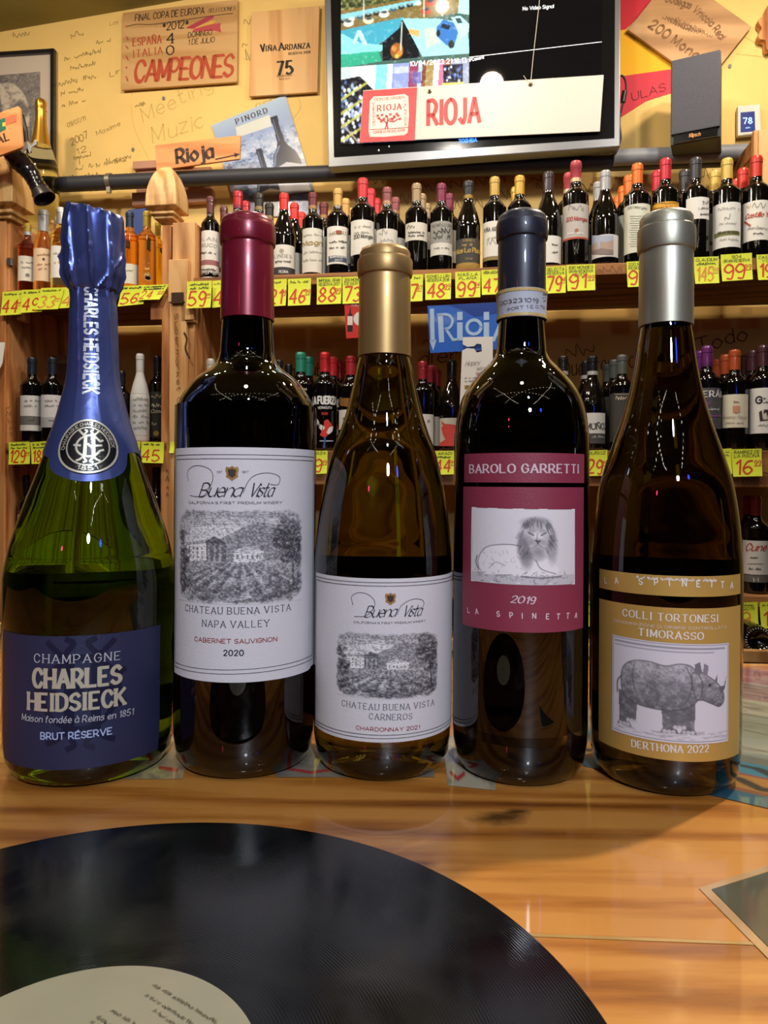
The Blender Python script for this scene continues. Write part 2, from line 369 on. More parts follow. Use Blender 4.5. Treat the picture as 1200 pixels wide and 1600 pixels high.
# ------------------------------------------------------------------ printed pictures: a fine grid that carries its own colours
def vnoise(w, h, sx, sy, seed=0, oct=1):
    g = np.random.default_rng(seed); out = np.zeros((h, w)); amp = 1; tot = 0
    for o in range(oct):
        nx, ny = int(w/sx)+3, int(h/sy)+3; G = g.random((ny, nx)); X = np.arange(w)/sx; Y = np.arange(h)/sy
        xi, yi = X.astype(int), Y.astype(int); fx, fy = X-xi, Y-yi; fx = fx*fx*(3-2*fx); fy = fy*fy*(3-2*fy)
        a = G[np.ix_(yi, xi)]*(1-fx)+G[np.ix_(yi, xi+1)]*fx; b = G[np.ix_(yi+1, xi)]*(1-fx)+G[np.ix_(yi+1, xi+1)]*fx
        out += amp*(a*(1-fy[:, None])+b*fy[:, None]); tot += amp; amp *= 0.6; sx = max(1, sx/2); sy = max(1, sy/2)
    return out/tot
class Cv:
    def __init__(s, w, h, col):
        s.w, s.h = w, h; s.a = np.ones((h, w, 3))*np.array(s.c(col)); s.Y, s.X = np.mgrid[0:h, 0:w].astype(float)
    def c(s, col): return [int(col[i:i+2], 16)/255 for i in (0, 2, 4)] if isinstance(col, str) else ([col]*3 if not hasattr(col, '__len__') else col)
    def blend(s, m, col): m = m[..., None]; s.a = s.a*(1-m)+np.array(s.c(col))*m
    def poly(s, pts, col, a=1.0):
        ins = np.zeros((s.h, s.w), bool); n = len(pts)
        for i in range(n):
            (x0, y0), (x1, y1) = pts[i], pts[(i+1) % n]
            if y0 == y1: continue
            ins ^= ((y0 > s.Y) != (y1 > s.Y)) & (s.X < (x1-x0)*(s.Y-y0)/(y1-y0)+x0)
        s.blend(ins*a, col); return ins
    def ell(s, cx, cy, rx, ry, col, a=1.0, soft=1.5, ang=0.0):
        c, n = math.cos(ang), math.sin(ang); dx, dy = s.X-cx, s.Y-cy; u = (dx*c+dy*n)/rx; v = (-dx*n+dy*c)/ry
        d = (1-np.sqrt(u*u+v*v))*min(rx, ry); s.blend(np.clip(d/soft+0.5, 0, 1)*a, col)
    def line(s, pts, w, col, a=1.0, smooth=False):
        if smooth: pts = catmull(pts, 5)
        D = np.full((s.h, s.w), 1e9)
        for p, q in zip(pts[:-1], pts[1:]):
            p, q = np.array(p, float), np.array(q, float); d = q-p; L = max(1e-9, d@d)
            t = np.clip(((s.X-p[0])*d[0]+(s.Y-p[1])*d[1])/L, 0, 1); D = np.minimum(D, np.hypot(s.X-p[0]-t*d[0], s.Y-p[1]-t*d[1]))
        s.blend(np.clip(w/2+0.5-D, 0, 1)*a, col)
    def rect(s, x0, y0, x1, y1, col, a=1.0): s.blend(((s.X >= x0) & (s.X < x1) & (s.Y >= y0) & (s.Y < y1))*a, col)
def picture(cv, surf, quad, name, m, parent, off=0.0003, uv=False, alpha=None, **pr):
    """quad: four corners (pixels or uv) TL TR BR BL"""
    q = [np.array(p, float) if uv else surf.uv(*p) for p in quad]; h, w = cv.h, cv.w
    me_v = []
    for j in range(h):
        b = (j+0.0)/(h-1); l = q[0]*(1-b)+q[3]*b; r = q[1]*(1-b)+q[2]*b
        for i in range(w): t = i/(w-1); p = l*(1-t)+r*t; me_v.append(surf.pt(p[0], p[1], off))
    mb = MB(); mb.v = me_v
    ok = alpha if alpha is not None else np.ones((h, w), bool)
    mb.f = [(j*w+i, (j+1)*w+i, (j+1)*w+i+1, j*w+i+1) for j in range(h-1) for i in range(w-1) if ok[j, i] and ok[j+1, i] and ok[j, i+1] and ok[j+1, i+1]]
    o = mb.build(name, m, parent, **pr)
    at = o.data.color_attributes.new('print', 'FLOAT_COLOR', 'POINT'); a = np.clip(cv.a, 0, 1).reshape(-1, 3)
    a = np.where(a <= 0.04045, a/12.92, ((a+0.055)/1.055)**2.4); a = np.concatenate([a, np.ones((len(a), 1))], 1).astype(np.float32)
    at.data.foreach_set('color', a.ravel()); return o
PRINT = attr_mat('printed_paper', 0.6)
# ------------------------------------------------------------------ the room
M_wall = mat('yellow_painted_wall', 'E9C679', 0.75, bump=0.35, bscale=60, var=0.06, vscale=5)
M_ceil = mat('olive_ceiling', '8E8244', 0.85, var=0.15, vscale=3)
M_room = mat('brown_room_wall', '4A3826', 0.8, var=0.2, vscale=2)
M_floor = mat('dark_floor', '3A2C22', 0.5, var=0.3, vscale=4)
FLOOR_Z = -1.05
CEIL_Z = fpx(0, 50, WALL_D)[1]
_s1, _s2, _z2 = fpx(0, 50, WALL_D)[0], fpx(191, 17, WALL_D)[0], fpx(191, 17, WALL_D)[1]
CSL = (_z2-CEIL_Z)/(_s2-_s1)                                        # the ceiling rises to the right
def ceil_z(x): return CEIL_Z+CSL*(x-_s1)
WTOP = ceil_z(4.0)+0.05
wall_back = MB().fbox(-4.2, 4.2, WALL_D-0.1, WALL_D, FLOOR_Z, WTOP).build('wall_back', M_wall, loc=(0, 2.9, FLOOR_Z), rz=-WA, kind='structure')
MB().box(-3.9, 3.9, -3.5, 3.6, 0, 0.08, lambda x, y, z: fw(0, 0, 0)*0+np.array([x, y, z+ceil_z(np.dot(np.array([x, y, 0])-FO, FU))])).build('ceiling', M_ceil, kind='structure')
MB().box(-3.9, 3.9, -3.5, 3.6, FLOOR_Z-0.08, FLOOR_Z).build('floor', M_floor, kind='structure')
MB().box(-4.0, -3.9, -3.5, 3.6, FLOOR_Z, WTOP).build('wall_left', M_room, kind='structure')
MB().box(3.9, 4.0, -3.5, 3.6, FLOOR_Z, WTOP).build('wall_right', M_room, kind='structure')
MB().box(-4.0, 4.0, -3.6, -3.5, FLOOR_Z, WTOP).build('wall_front', M_room, kind='structure')

# handwriting all over the yellow wall
WS = FP(WALL_D); gm = MB(); gf = MB(); gp = MB(); gd = MB()
for s_, p0, p1, h, w in [('Las', (172, 40), (185, 37), 6, 1.0), ('Lirs', (172, 120), (196, 112), 8, 1.2), ('Maxime', (152, 212), (188, 196), 7, 1.1),
        ('09/07/11', (106, 199), (134, 188), 7, 1.2), ('2007', (112, 228), (138, 216), 11, 1.2), ('12', (120, 242), (136, 236), 9, 1.2), ('1', (118, 258), (126, 256), 12, 1.2),
        ('Muzic', (240, 222), (318, 200), 24, 0.9), ('Meeting', (225, 190), (332, 140), 22, 0.8), ('cuca', (400, 168), (425, 160), 8, 1.0)]:
    text(gf if h > 15 else gm, s_, WS, p0, p1, h, w, 'hand', jit=0.8, off=0.001)
for (x, y, l, k) in [(100, 95, 60, 6), (110, 110, 50, 6), (92, 135, 60, 7), (95, 150, 45, 6), (96, 168, 40, 6), (115, 250, 30, 7), (118, 268, 30, 7), (150, 262, 50, 6), (166, 255, 40, 6), (1165, 190, 30, 8), (1180, 215, 25, 6),
        (985, 62, 4, 3), (210, 168, 20, 5), (150, 70, 30, 6), (380, 40, 14, 8), (376, 75, 16, 8), (20, 60, 30, 8), (110, 60, 30, 8), (385, 100, 10, 20)]:
    scribble(gm, WS, (x, y), (x+l, y-l*0.22), k, 0.9, off=0.001)
for (x, y, l, k) in [(100, 285, 60, 9), (140, 300, 60, 8), (650, 300, 80, 18), (740, 290, 60, 16), (800, 300, 60, 16), (770, 320, 50, 18), (830, 285, 60, 14), (905, 300, 60, 14), (560, 290, 50, 18), (1060, 285, 60, 16), (700, 330, 60, 14), (960, 285, 50, 14), (620, 320, 50, 16)]:
    scribble(gd, WS, (x, y), (x+l, y-l*0.12), k, 0.8, off=0.001)
for s_, p0, p1, h in [('La Cubana D', (440, 592), (560, 582), 20), ('Que Prospecta', (880, 590), (1010, 572), 26), ('Todo', (1090, 552), (1170, 530), 22), ('dieron', (655, 570), (760, 560), 22), ('Ser', (720, 592), (765, 585), 18)]:
    text(gd, s_, WS, p0, p1, h, 1.0, 'hand', jit=0.8, off=0.001)
for (x, y, l, k) in [(440, 612, 110, 12), (880, 560, 60, 20), (900, 625, 90, 14), (660, 540, 60, 16), (1090, 600, 60, 14)]: scribble(gd, WS, (x, y), (x+l, y-8), k, 1.3, off=0.001)
line(gf, WS, [(205, 165), (210, 200), (228, 240), (240, 262)], 0.8, smooth=True); line(gf, WS, [(206, 150), (208, 130), (225, 118), (240, 130)], 0.8, smooth=True)
for c in [((430, 150), (455, 140), (470, 165), (455, 190)), ((448, 30), (475, 60), (440, 95), (380, 92))]: line(gf, WS, c, 0.9, smooth=True, off=0.001)
line(gf, WS, [(1135, 42), (1195, 75)], 1.0, off=0.001); line(gf, WS, [(1150, 84), (1200, 90)], 1.0, off=0.001)
gm.build('handwriting', INK('84703A', 0.8), wall_back); gf.build('handwriting', INK('CDB066', 0.8), wall_back); gd.build('handwriting', INK('5A4824', 0.8), wall_back)
sc = MB()                                                            # screws and plugs in the wall
for px, py in ((256, 154), (208, 234), (1140, 104)):
    u, v = WS.uv(px, py); sc.prism([(u+0.006*math.cos(t*PI/4), v+0.008*math.sin(t*PI/4)) for t in range(8)], WS.pt, 0.004)
sc.build('wall_plug', mat('grey_plug', '6F7274', 0.6), wall_back)
# the flag painted on the wall
fl = [('C92B3A', [(960, -30), (1060, -30), (1018, 6), (978, 46), (960, 50)]), ('F0B21A', [(960, 50), (978, 46), (1020, 72), (1060, 108), (960, 122)]), ('CF3447', [(960, 121), (1060, 107), (1060, 142), (1010, 158), (960, 190)])]
for i, (c, poly) in enumerate(fl):
    MB().prism([WS.uv(*p) for p in poly], WS.pt, 0.0015+0.0003*i).build('painted_flag_band', mat('flag_paint', c, 0.7), wall_back)
g = MB(); text(g, 'ULAS', WS, (988, 158), (1040, 142), 12, 1.3, 'hand', off=0.003); g.build('handwriting', INK('6E2430', 0.8), wall_back)

# ------------------------------------------------------------------ wooden shelving
def Zp(px, py, d=0.0): return fpx(px, py, d)[1]
def Sp(px, d=0.0, py=600): return fpx(px, py, d)[0]
W_shelf = wood('shelf_pine', 'A8713E', '5A3216', '8C5A2C', 'X', 9, 9, 0.6)
W_side = wood('side_pine', 'D2935A', '8A4F24', 'BC7A42', 'Z', 9, 9, 0.6)
W_post = wood('post_pine', 'DDAF74', 'A3703E', 'C9935A', 'Z', 8, 10, 0.55)
W_fin = wood('finial_pine', 'E0B77A', 'A87A42', 'CF9E62', 'Z', 14, 8, 0.45)
ZS1, ZS2, ZS3 = Zp(955, 411), Zp(936, 704), Zp(1180, 930)
ZL1, ZL2, ZL3 = Zp(150, 449), Zp(150, 691), Zp(38, 884)
SL, SM, SR = Sp(-70), Sp(266), Sp(1300)
SD = -0.46
main = empty('wine_shelf', fw((SM+SR)/2, -0.23, FLOOR_Z), -WA, 'long open pine wall shelving with three tiers of wine bottles', 'shelf')
for z, t in ((ZS1, 0.036), (ZS2, 0.030), (ZS3, 0.030)):
    MB().fbox(Sp(300), SR, SD, 0.0, z-t, z).build('shelf_board', W_shelf, main, bevel=0.002)
MB().fbox(Sp(300), SR, -0.002, 0.018, ZS2-0.112, ZS2-0.001).build('fascia_board', W_shelf, main, bevel=0.002)
MB().fbox(Sp(300), SR, -0.002, 0.012, ZS3-0.035, ZS3-0.001).build('fascia_board', W_shelf, main, bevel=0.002)
g = MB(); P_ = FP(0.0185); scribble(g, P_, (1192, 745), (1215, 742), 12, 1.0); text(g, 'Que V', P_, (1160, 757), (1192, 755), 9, 1.0, 'hand', jit=0.6); scribble(g, P_, (878, 752), (905, 750), 8, 1.0); g.build('handwriting', INK('5A3218', 0.7), main)
g = MB(); P_ = FP(0.0005); scribble(g, P_, (932, 426), (976, 424), 9, 1.0); g.build('handwriting', INK('8A5A34', 0.7), main)
ZT = Zp(290, 347)
MB().fbox(Sp(268), Sp(303), SD, 0.0, FLOOR_Z, ZT).build('side_panel', W_post, main, bevel=0.002)
MB().fbox(Sp(303), Sp(303)+0.003, SD, -0.01, ZS2, ZT-0.004).build('side_lining', W_side, main, bevel=0.001)
MB().fbox(Sp(266), Sp(296), 0.0, 0.02, Zp(280, 474), Zp(280, 408)).build('post_face', W_post, main, bevel=0.002)
MB().fbox(Sp(268), Sp(272)+0.05, 0.0, 0.018, FLOOR_Z, Zp(280, 476)).build('post_face', W_post, main, bevel=0.002)
MB().fbox(Sp(292), Sp(306), -0.02, 0.022, Zp(300, 502), Zp(300, 462)).build('shelf_bracket', W_post, main, bevel=0.002)
MB().fbox(Sp(284), Sp(306), -0.02, 0.018, Zp(300, 505), Zp(300, 476)).build('shelf_bracket', W_post, main, bevel=0.003)
MB().fbox(Sp(272), Sp(290), 0.018, 0.026, Zp(280, 477), Zp(280, 460)).build('post_notch', mat('dark_notch', '3A2413', 0.8), main)
g = MB(); P_ = FP(0.019)
text(g, 'Supermarket O', P_, (273, 490), (277, 632), 6, 1.3, 'hand', jit=0.7)
line(g, P_, [(288, 520), (292, 530), (290, 545), (296, 560)], 3.0, smooth=True)
g.build('handwriting', INK('3B2412', 0.7), main)
def finial(px, ytop, ybase, d, wpx, parent):
    s0, z1 = fpx(px, ytop, d); z0 = Zp(px, ybase, d); hw = wpx/2*2.4/FPX; H = z1-z0
    pr = [(0.62, 0.0), (0.62, 0.05), (0.80, 0.07), (0.80, 0.11), (0.62, 0.135), (0.60, 0.17), (1.0, 0.20), (1.0, 0.27), (0.98, 0.40), (0.92, 0.55), (0.80, 0.70), (0.62, 0.84), (0.38, 0.95), (0.12, 1.0)]
    vs = []; 
    for r, t in pr:
        for (a, b) in ((-1, -1), (1, -1), (1, 1), (-1, 1)): vs.append(fw(s0+a*r*hw, d+(-b)*r*hw, z0+t*H))
    n = len(pr); fs = [(j*4+i, j*4+(i+1) % 4, (j+1)*4+(i+1) % 4, (j+1)*4+i) for j in range(n-1) for i in range(4)]+[(3, 2, 1, 0), tuple((n-1)*4+i for i in range(4))]
    m = MB().add(vs, fs); return m.build('finial', W_fin, parent, bevel=0.003)
finial(262, 262, 347, -0.03, 52, main)
left = empty('wine_shelf', fw((SL+SM)/2, -0.23, FLOOR_Z), -WA, 'narrow pine shelf bay with dessert wines, beside the tall wooden post', 'shelf')
for z in (ZL1, ZL2, ZL3): MB().fbox(Sp(9), Sp(262), SD, 0.0, z-0.032, z).build('shelf_board', W_shelf, left, bevel=0.002)
MB().fbox(Sp(252), Sp(266)-0.001, SD, 0.0, FLOOR_Z, Zp(260, 352)).build('side_panel', W_side, left, bevel=0.002)
MB().fbox(Sp(-60), Sp(8), SD, 0.0, FLOOR_Z, Zp(8, 340)).build('side_panel', W_side, left, bevel=0.002)
MB().fbox(Sp(8), Sp(8)+0.008, SD, -0.01, FLOOR_Z, Zp(8, 342)).build('side_lining', W_side, left, bevel=0.001)
MB().fbox(Sp(234), Sp(253), -0.05, -0.0, Zp(240, 500), Zp(240, 464)).build('shelf_bracket', W_side, left, bevel=0.003)
MB().fbox(Sp(25), Sp(33), -0.05, -0.0, Zp(30, 500), Zp(30, 484)).build('shelf_bracket', W_side, left, bevel=0.003)
finial(12, 243, 348, -0.03, 62, left)
g = MB(); P_ = FP(0.0008)
for i in range(4): scribble(g, P_, (259, 740+i*12), (266, 741+i*12), 8, 0.9)
for i in range(5): scribble(g, FP(0.0008), (8+2*i, 640+i*11), (24, 638+i*11), 7, 0.8)
g.build('handwriting', INK('6E3A1A', 0.7), left)
MB().fbox(Sp(10), Sp(14)+0.004, -0.02, 0.001, Zp(10, 414), Zp(10, 403)).build('metal_clip', mat('grey_metal', '9AA0A6', 0.35, 0.9), left)
g = MB(); g.prism([FP(0.02).uv(*p) for p in ((-12, 535), (8, 535), (4, 568), (-12, 600))], FP(0.02).pt, 0.001)
props(g.build('paper_notice', mat('white_paper', 'F0EEE8', 0.7)), 'white paper notice cut off at the pine post edge', 'notice')

# back-of-shelf clutter and lower crates
def fthing(name, label, cat, s, d, z, **k): return empty(name, fw(s, d, z), -WA, label, cat, **k)
crate = fthing('display_crate', 'orange printed wooden crate holding lying bottles under the lowest shelf', 'crate', Sp(1180), 0.08, FLOOR_Z)
Zc = Zp(1180, 1018, 0.15)
for i, (a, b) in enumerate(((20, 246), (312, 530), (534, 800), (804, 1060), (1064, 1295))):
    r = crate if i == 4 else fthing('display_crate', ['pine crate below the left shelf bay', 'pine crate low beside the tall post, behind the burgundy-capsule bottle', 'pine crate low behind the gold-capsule bottles', 'pine crate low behind the maroon-labelled bottle'][i], 'crate', Sp((a+b)/2), 0.08, FLOOR_Z)
    s0, s1 = Sp(a), Sp(b)
    MB().fbox(s0, s1, -0.30, 0.15, Zc-0.028, Zc-0.012).build('crate_board', W_shelf, r)
    MB().fbox(s0, s1, 0.135, 0.16, Zc-0.03, Zc+0.004).build('crate_rail', W_post, r, bevel=0.002)
    for k in range(3):
        zt = Zc-0.034-k*0.15
        MB().fbox(s0, s1, 0.135, 0.15, zt-0.145, zt).build('crate_slat', W_side if k % 2 else W_post, r, bevel=0.002)
    for q in (s0, s1-0.02): MB().fbox(q, q+0.02, -0.30, 0.134, FLOOR_Z, Zc-0.03).build('crate_post', W_side, r, bevel=0.002)
g = MB(); P_ = FP(0.151); g.prism([P_.uv(*p) for p in ((1150, 1037), (1230, 1037), (1230, 1052), (1150, 1052))], P_.pt, 0.001); g.build('crate_print', mat('orange_print', 'E0912A', 0.6, var=0.3, vscale=120), crate)
g = MB()
for i in range(3): scribble(g, FP(0.1525), (1160, 1041+4*i), (1215, 1041+4*i), 3, 0.7)
g.build('lettering', INK('A04A1A'), crate)
# ------------------------------------------------------------------ the bar table
table = empty('bar_table', (0, 0.25, FLOOR_Z), 0, 'glossy lacquered pine bar table with pictures sealed under the varnish', 'table')
TB = 0.66; ang = R_(-3.0)
W_tab = wood('lacquered_pine', 'B87C38', '68360F', 'A06224', 'X', 32, 12, 0.36, 0.75, rot=0.05, band=0.26,
             knots=((0.0570, 0.0985, 0.017, 0.009, '2A1206', 0.0), (0.066, 0.1050, 0.010, 0.005, '2A1206', 0.1), (0.016, 0.056, 0.010, 0.004, '5A2A10', 0)))
def rotp(x, y): c, s = math.cos(ang), math.sin(ang); return (x*c-y*s, x*s+y*c)
bx, by = TABLE.uv(1000, 1468)
off0 = -bx*math.sin(ang)+by*math.cos(ang)
edges = [off0-0.60, off0-0.44, off0-0.30, off0-0.145, off0, off0+0.135, off0+0.27, off0+0.41]
for i, (a, b) in enumerate(zip(edges[:-1], edges[1:])):
    m = MB(); vs = []
    a2, b2 = a+0.0003, b-0.0003
    for z in (-0.035, 0.0):
        for (x, y) in ((-1.1, a2), (1.1, a2), (1.1, b2), (-1.1, b2)): q = rotp(x, y); vs.append((q[0], q[1], z))
    m.add(vs, [(3, 2, 1, 0), (4, 5, 6, 7), (0, 1, 5, 4), (1, 2, 6, 5), (2, 3, 7, 6), (3, 0, 4, 7)]); m.build('plank', W_tab, table)
    if 0 < i < len(edges)-1 and i in (4,):
        g = MB(); vs = []
        for (x, y) in ((-1.1, a-0.0009), (1.1, a-0.0009), (1.1, a+0.0008), (-1.1, a+0.0008)): q = rotp(x, y); vs.append((q[0], q[1], 0.0002))
        g.add(vs, [(0, 1, 2, 3)]); g.build('joint_filler', mat('pale_filler', 'B08A4C', 0.4, coat=0.8, var=0.25, vscale=30), table)
for x in (-0.9, 0.9):
    for y in (-0.28, 0.55): MB().box(x-0.04, x+0.04, y-0.04, y+0.04, FLOOR_Z, -0.036).build('leg', W_side, table, bevel=0.004)
MB().box(-1.0, 1.0, -0.30, -0.27, -0.12, -0.036).build('apron', W_side, table); MB().box(-1.0, 1.0, 0.54, 0.57, -0.12, -0.036).build('apron', W_side, table)
M_seal = attr_mat('sealed_print', 0.35, coat=0.9)
# picture sealed behind the right-hand bottles: a painted map-like sheet with a blue and orange border
P0, P1 = TABLE.uv(905, 1196), TABLE.uv(1200, 1264); ex = (P1-P0)/np.linalg.norm(P1-P0); ey = np.array([-ex[1], ex[0]])
TP = Plane((P0[0], P0[1], 0), (*ex, 0), (*ey, 0), (0, 0, 1))
cv = Cv(180, 200, 'B9BBA8'); n = vnoise(180, 200, 26, 9, 3, 4); n2 = vnoise(180, 200, 60, 20, 8, 3); t = 1-cv.Y/199
for lo, hi, c in ((0.14, 0.24, '8E9C94'), (0.24, 0.36, 'A3AFA0'), (0.36, 0.50, '9FA58C'), (0.50, 0.66, 'C9C3A6'), (0.66, 0.82, 'B58A84'), (0.82, 1.2, 'A8525A')):
    tt = t+(n2-0.5)*0.16; cv.blend(((tt >= lo) & (tt < hi))*0.9, c)
cv.blend(np.clip((n-0.55)*5, 0, 1)*0.55, '5E5F50'); cv.blend(np.clip((0.38-n)*6, 0, 1)*0.4, 'DCD8C4')
for i in range(130):
    x, y = random.uniform(0, 180), random.uniform(0, 160); cv.line([(x, y), (x+random.uniform(-30, 30), y+random.uniform(-8, 8))], 1.0, '4E5148', 0.6)
cv.rect(0, 172, 180, 200, 'C98A3A', 0.95); cv.rect(0, 160, 180, 172, '2F8FA8', 0.95); cv.rect(0, 172, 180, 174, '9A5A5A'); cv.rect(0, 187, 180, 190, 'A06040'); cv.rect(0, 190, 180, 200, '2B6C86')
for x in range(6, 180, 20): cv.line([(x, 164), (x+10, 178), (x+2, 184), (x-3, 178)], 3.2, '1F2A30', 0.9); cv.line([(x+10, 164), (x+18, 164)], 2.5, '1F2A30', 0.9)
cv.a *= 0.74
picture(cv, TP, [(-0.03, 0.30), (0.42, 0.30), (0.42, 0.0), (-0.03, 0.0)], 'sealed_picture', M_seal, table, off=0.0004, uv=True)
for (poly, c) in (([(430, 1165), (684, 1165), (678, 1215), (430, 1215)], '7B7468'), ([(150, 1150), (300, 1150), (285, 1218), (175, 1218)], 'A8916A'), ([(690, 1150), (760, 1150), (775, 1236), (700, 1228)], 'A59C86')):
    x0, y0 = poly[0]; q = [TABLE.uv(*p) for p in poly]
    cv = Cv(90, 40, c); cv.blend(np.clip((vnoise(90, 40, 14, 6, x0, 3)-0.5)*4, 0, 1)*0.5, '5A544A')
    cv.line([(8, 30), (20, 34), (34, 30)], 3, 'A02A2A', 0.9); cv.line([(60, 30), (80, 32)], 3, 'A02A2A', 0.9)
    picture(cv, TABLE, q, 'sealed_picture', M_seal, table, off=0.0003, uv=True)
# dark sheet with a tan edge whose corner points into the table from the right
for poly, c, o in ([(1092, 1389), (1240, 1340), (1260, 1560)], 'A9855A', 0.0004), ([(1112, 1392), (1240, 1352), (1250, 1532)], '2E3428', 0.0007):
    MB().prism([TABLE.uv(*p) for p in poly], TABLE.pt, o).build('sealed_sheet', mat('sealed_sheet', c, 0.4, coat=0.9, var=0.25, vscale=40), table)

# ------------------------------------------------------------------ the record
rec_c = (-0.0815, 0.1872); RR = 0.151
rec = empty('vinyl_record', (rec_c[0], rec_c[1], 0.0008), 0, 'black vinyl record with a cream centre label lying on the table', 'record')
m = bpy.data.materials.new('vinyl'); m.use_nodes = True; nt = m.node_tree; b = nt.nodes['Principled BSDF']
b.inputs['Base Color'].default_value = (*lin('0D0E0F'), 1); b.inputs['Roughness'].default_value = 0.24; b.inputs['Specular IOR Level'].default_value = 0.5
tc = nt.nodes.new('ShaderNodeTexCoord'); wv = nt.nodes.new('ShaderNodeTexWave'); wv.wave_type = 'RINGS'; wv.rings_direction = 'Z'; wv.inputs['Scale'].default_value = 300; wv.inputs['Distortion'].default_value = 0
bp = nt.nodes.new('ShaderNodeBump'); bp.inputs['Strength'].default_value = 0.06; bp.inputs['Distance'].default_value = 0.0003
nz = nt.nodes.new('ShaderNodeTexNoise'); nz.inputs['Scale'].default_value = 16; nz.inputs['Detail'].default_value = 8; nz.inputs['Distortion'].default_value = 1.2
mr = nt.nodes.new('ShaderNodeMapRange'); mr.inputs[1].default_value = 0.35; mr.inputs[2].default_value = 0.75; mr.inputs[3].default_value = 0.10; mr.inputs[4].default_value = 0.34
cr = nt.nodes.new('ShaderNodeValToRGB'); cr.color_ramp.elements[0].color = (*lin('08090A'), 1); cr.color_ramp.elements[1].color = (*lin('1E1F1D'), 1); cr.color_ramp.elements[0].position = 0.4; cr.color_ramp.elements[1].position = 0.8
for a_, b_ in ((tc.outputs['Object'], wv.inputs['Vector']), (tc.outputs['Object'], nz.inputs['Vector']), (wv.outputs['Fac'], bp.inputs['Height']), (bp.outputs[0], b.inputs['Normal']), (nz.outputs[0], mr.inputs[0]), (mr.outputs[0], b.inputs['Roughness']), (nz.outputs[0], cr.inputs[0]), (cr.outputs[0], b.inputs['Base Color'])): nt.links.new(a_, b_)
MB().lathe([(RR-0.0006, 0.0008), (RR, 0.0014), (RR-0.0006, 0.0021), (0.146, 0.0021), (0.060, 0.0021), (0.051, 0.0019)], 160, *rec_c).build('disc', m, rec, smooth=30)
lab = MB().lathe([(0.050, 0.0020), (0.050, 0.00225)], 96, *rec_c).build('centre_label', mat('cream_record_label', '807C6A', 0.45, var=0.12, vscale=25, coat=0.4), rec)
MB().lathe([(0.0036, 0.0021), (0.0036, 0.00232)], 24, *rec_c).build('spindle_hole', mat('hole_black', '050505', 0.8), rec)
g = MB(); RP = Plane((0, 0, 0.00226), (1, 0, 0), (0, 1, 0), (0, 0, 1))
for (a_, b_) in (((238, 1540), (338, 1600)), ((226, 1556), (300, 1602)), ((238, 1580), (285, 1612)), ((172, 1580), (212, 1604)), ((150, 1590), (180, 1612)), ((140, 1598), (160, 1614))):
    scribble(g, RP, a_, b_, 5, 2.2, off=0.0001)
g.build('lettering', INK('5F5A48', 0.6), lab)
# ------------------------------------------------------------------ the five bottles on the table
def glass(name, tint, dens, rough=0.0, ior=1.42):
    m = bpy.data.materials.new(name); m.use_nodes = True; nt = m.node_tree; b = nt.nodes['Principled BSDF']
    b.inputs['Base Color'].default_value = (*lin(tint), 1); b.inputs['Transmission Weight'].default_value = dens; b.inputs['IOR'].default_value = ior; b.inputs['Roughness'].default_value = rough
    b.inputs['Coat Weight'].default_value = 0.5; b.inputs['Coat Roughness'].default_value = 0.0
    return m
G_green = glass('green_wine_glass', '76BC12', 1.0); G_olive = glass('olive_wine_glass', '6E6318', 1.0); G_brown = glass('brown_wine_glass', '4A3A16', 1.0); G_black = glass('black_wine_glass', '0A0604', 1.0)
def solve(xl, xr, yb):
    a1, a2 = math.atan((xl-600)/FPX), math.atan((xr-600)/FPX); th, de = (a1+a2)/2, (a2-a1)/2
    C = FPX*CH/(yb-HY-ROLL*((xl+xr)/2-600)); D = (C-0.006)/(math.cos(th)-math.sin(de)); return D*math.sin(th), D*math.cos(th), D*math.sin(de), th
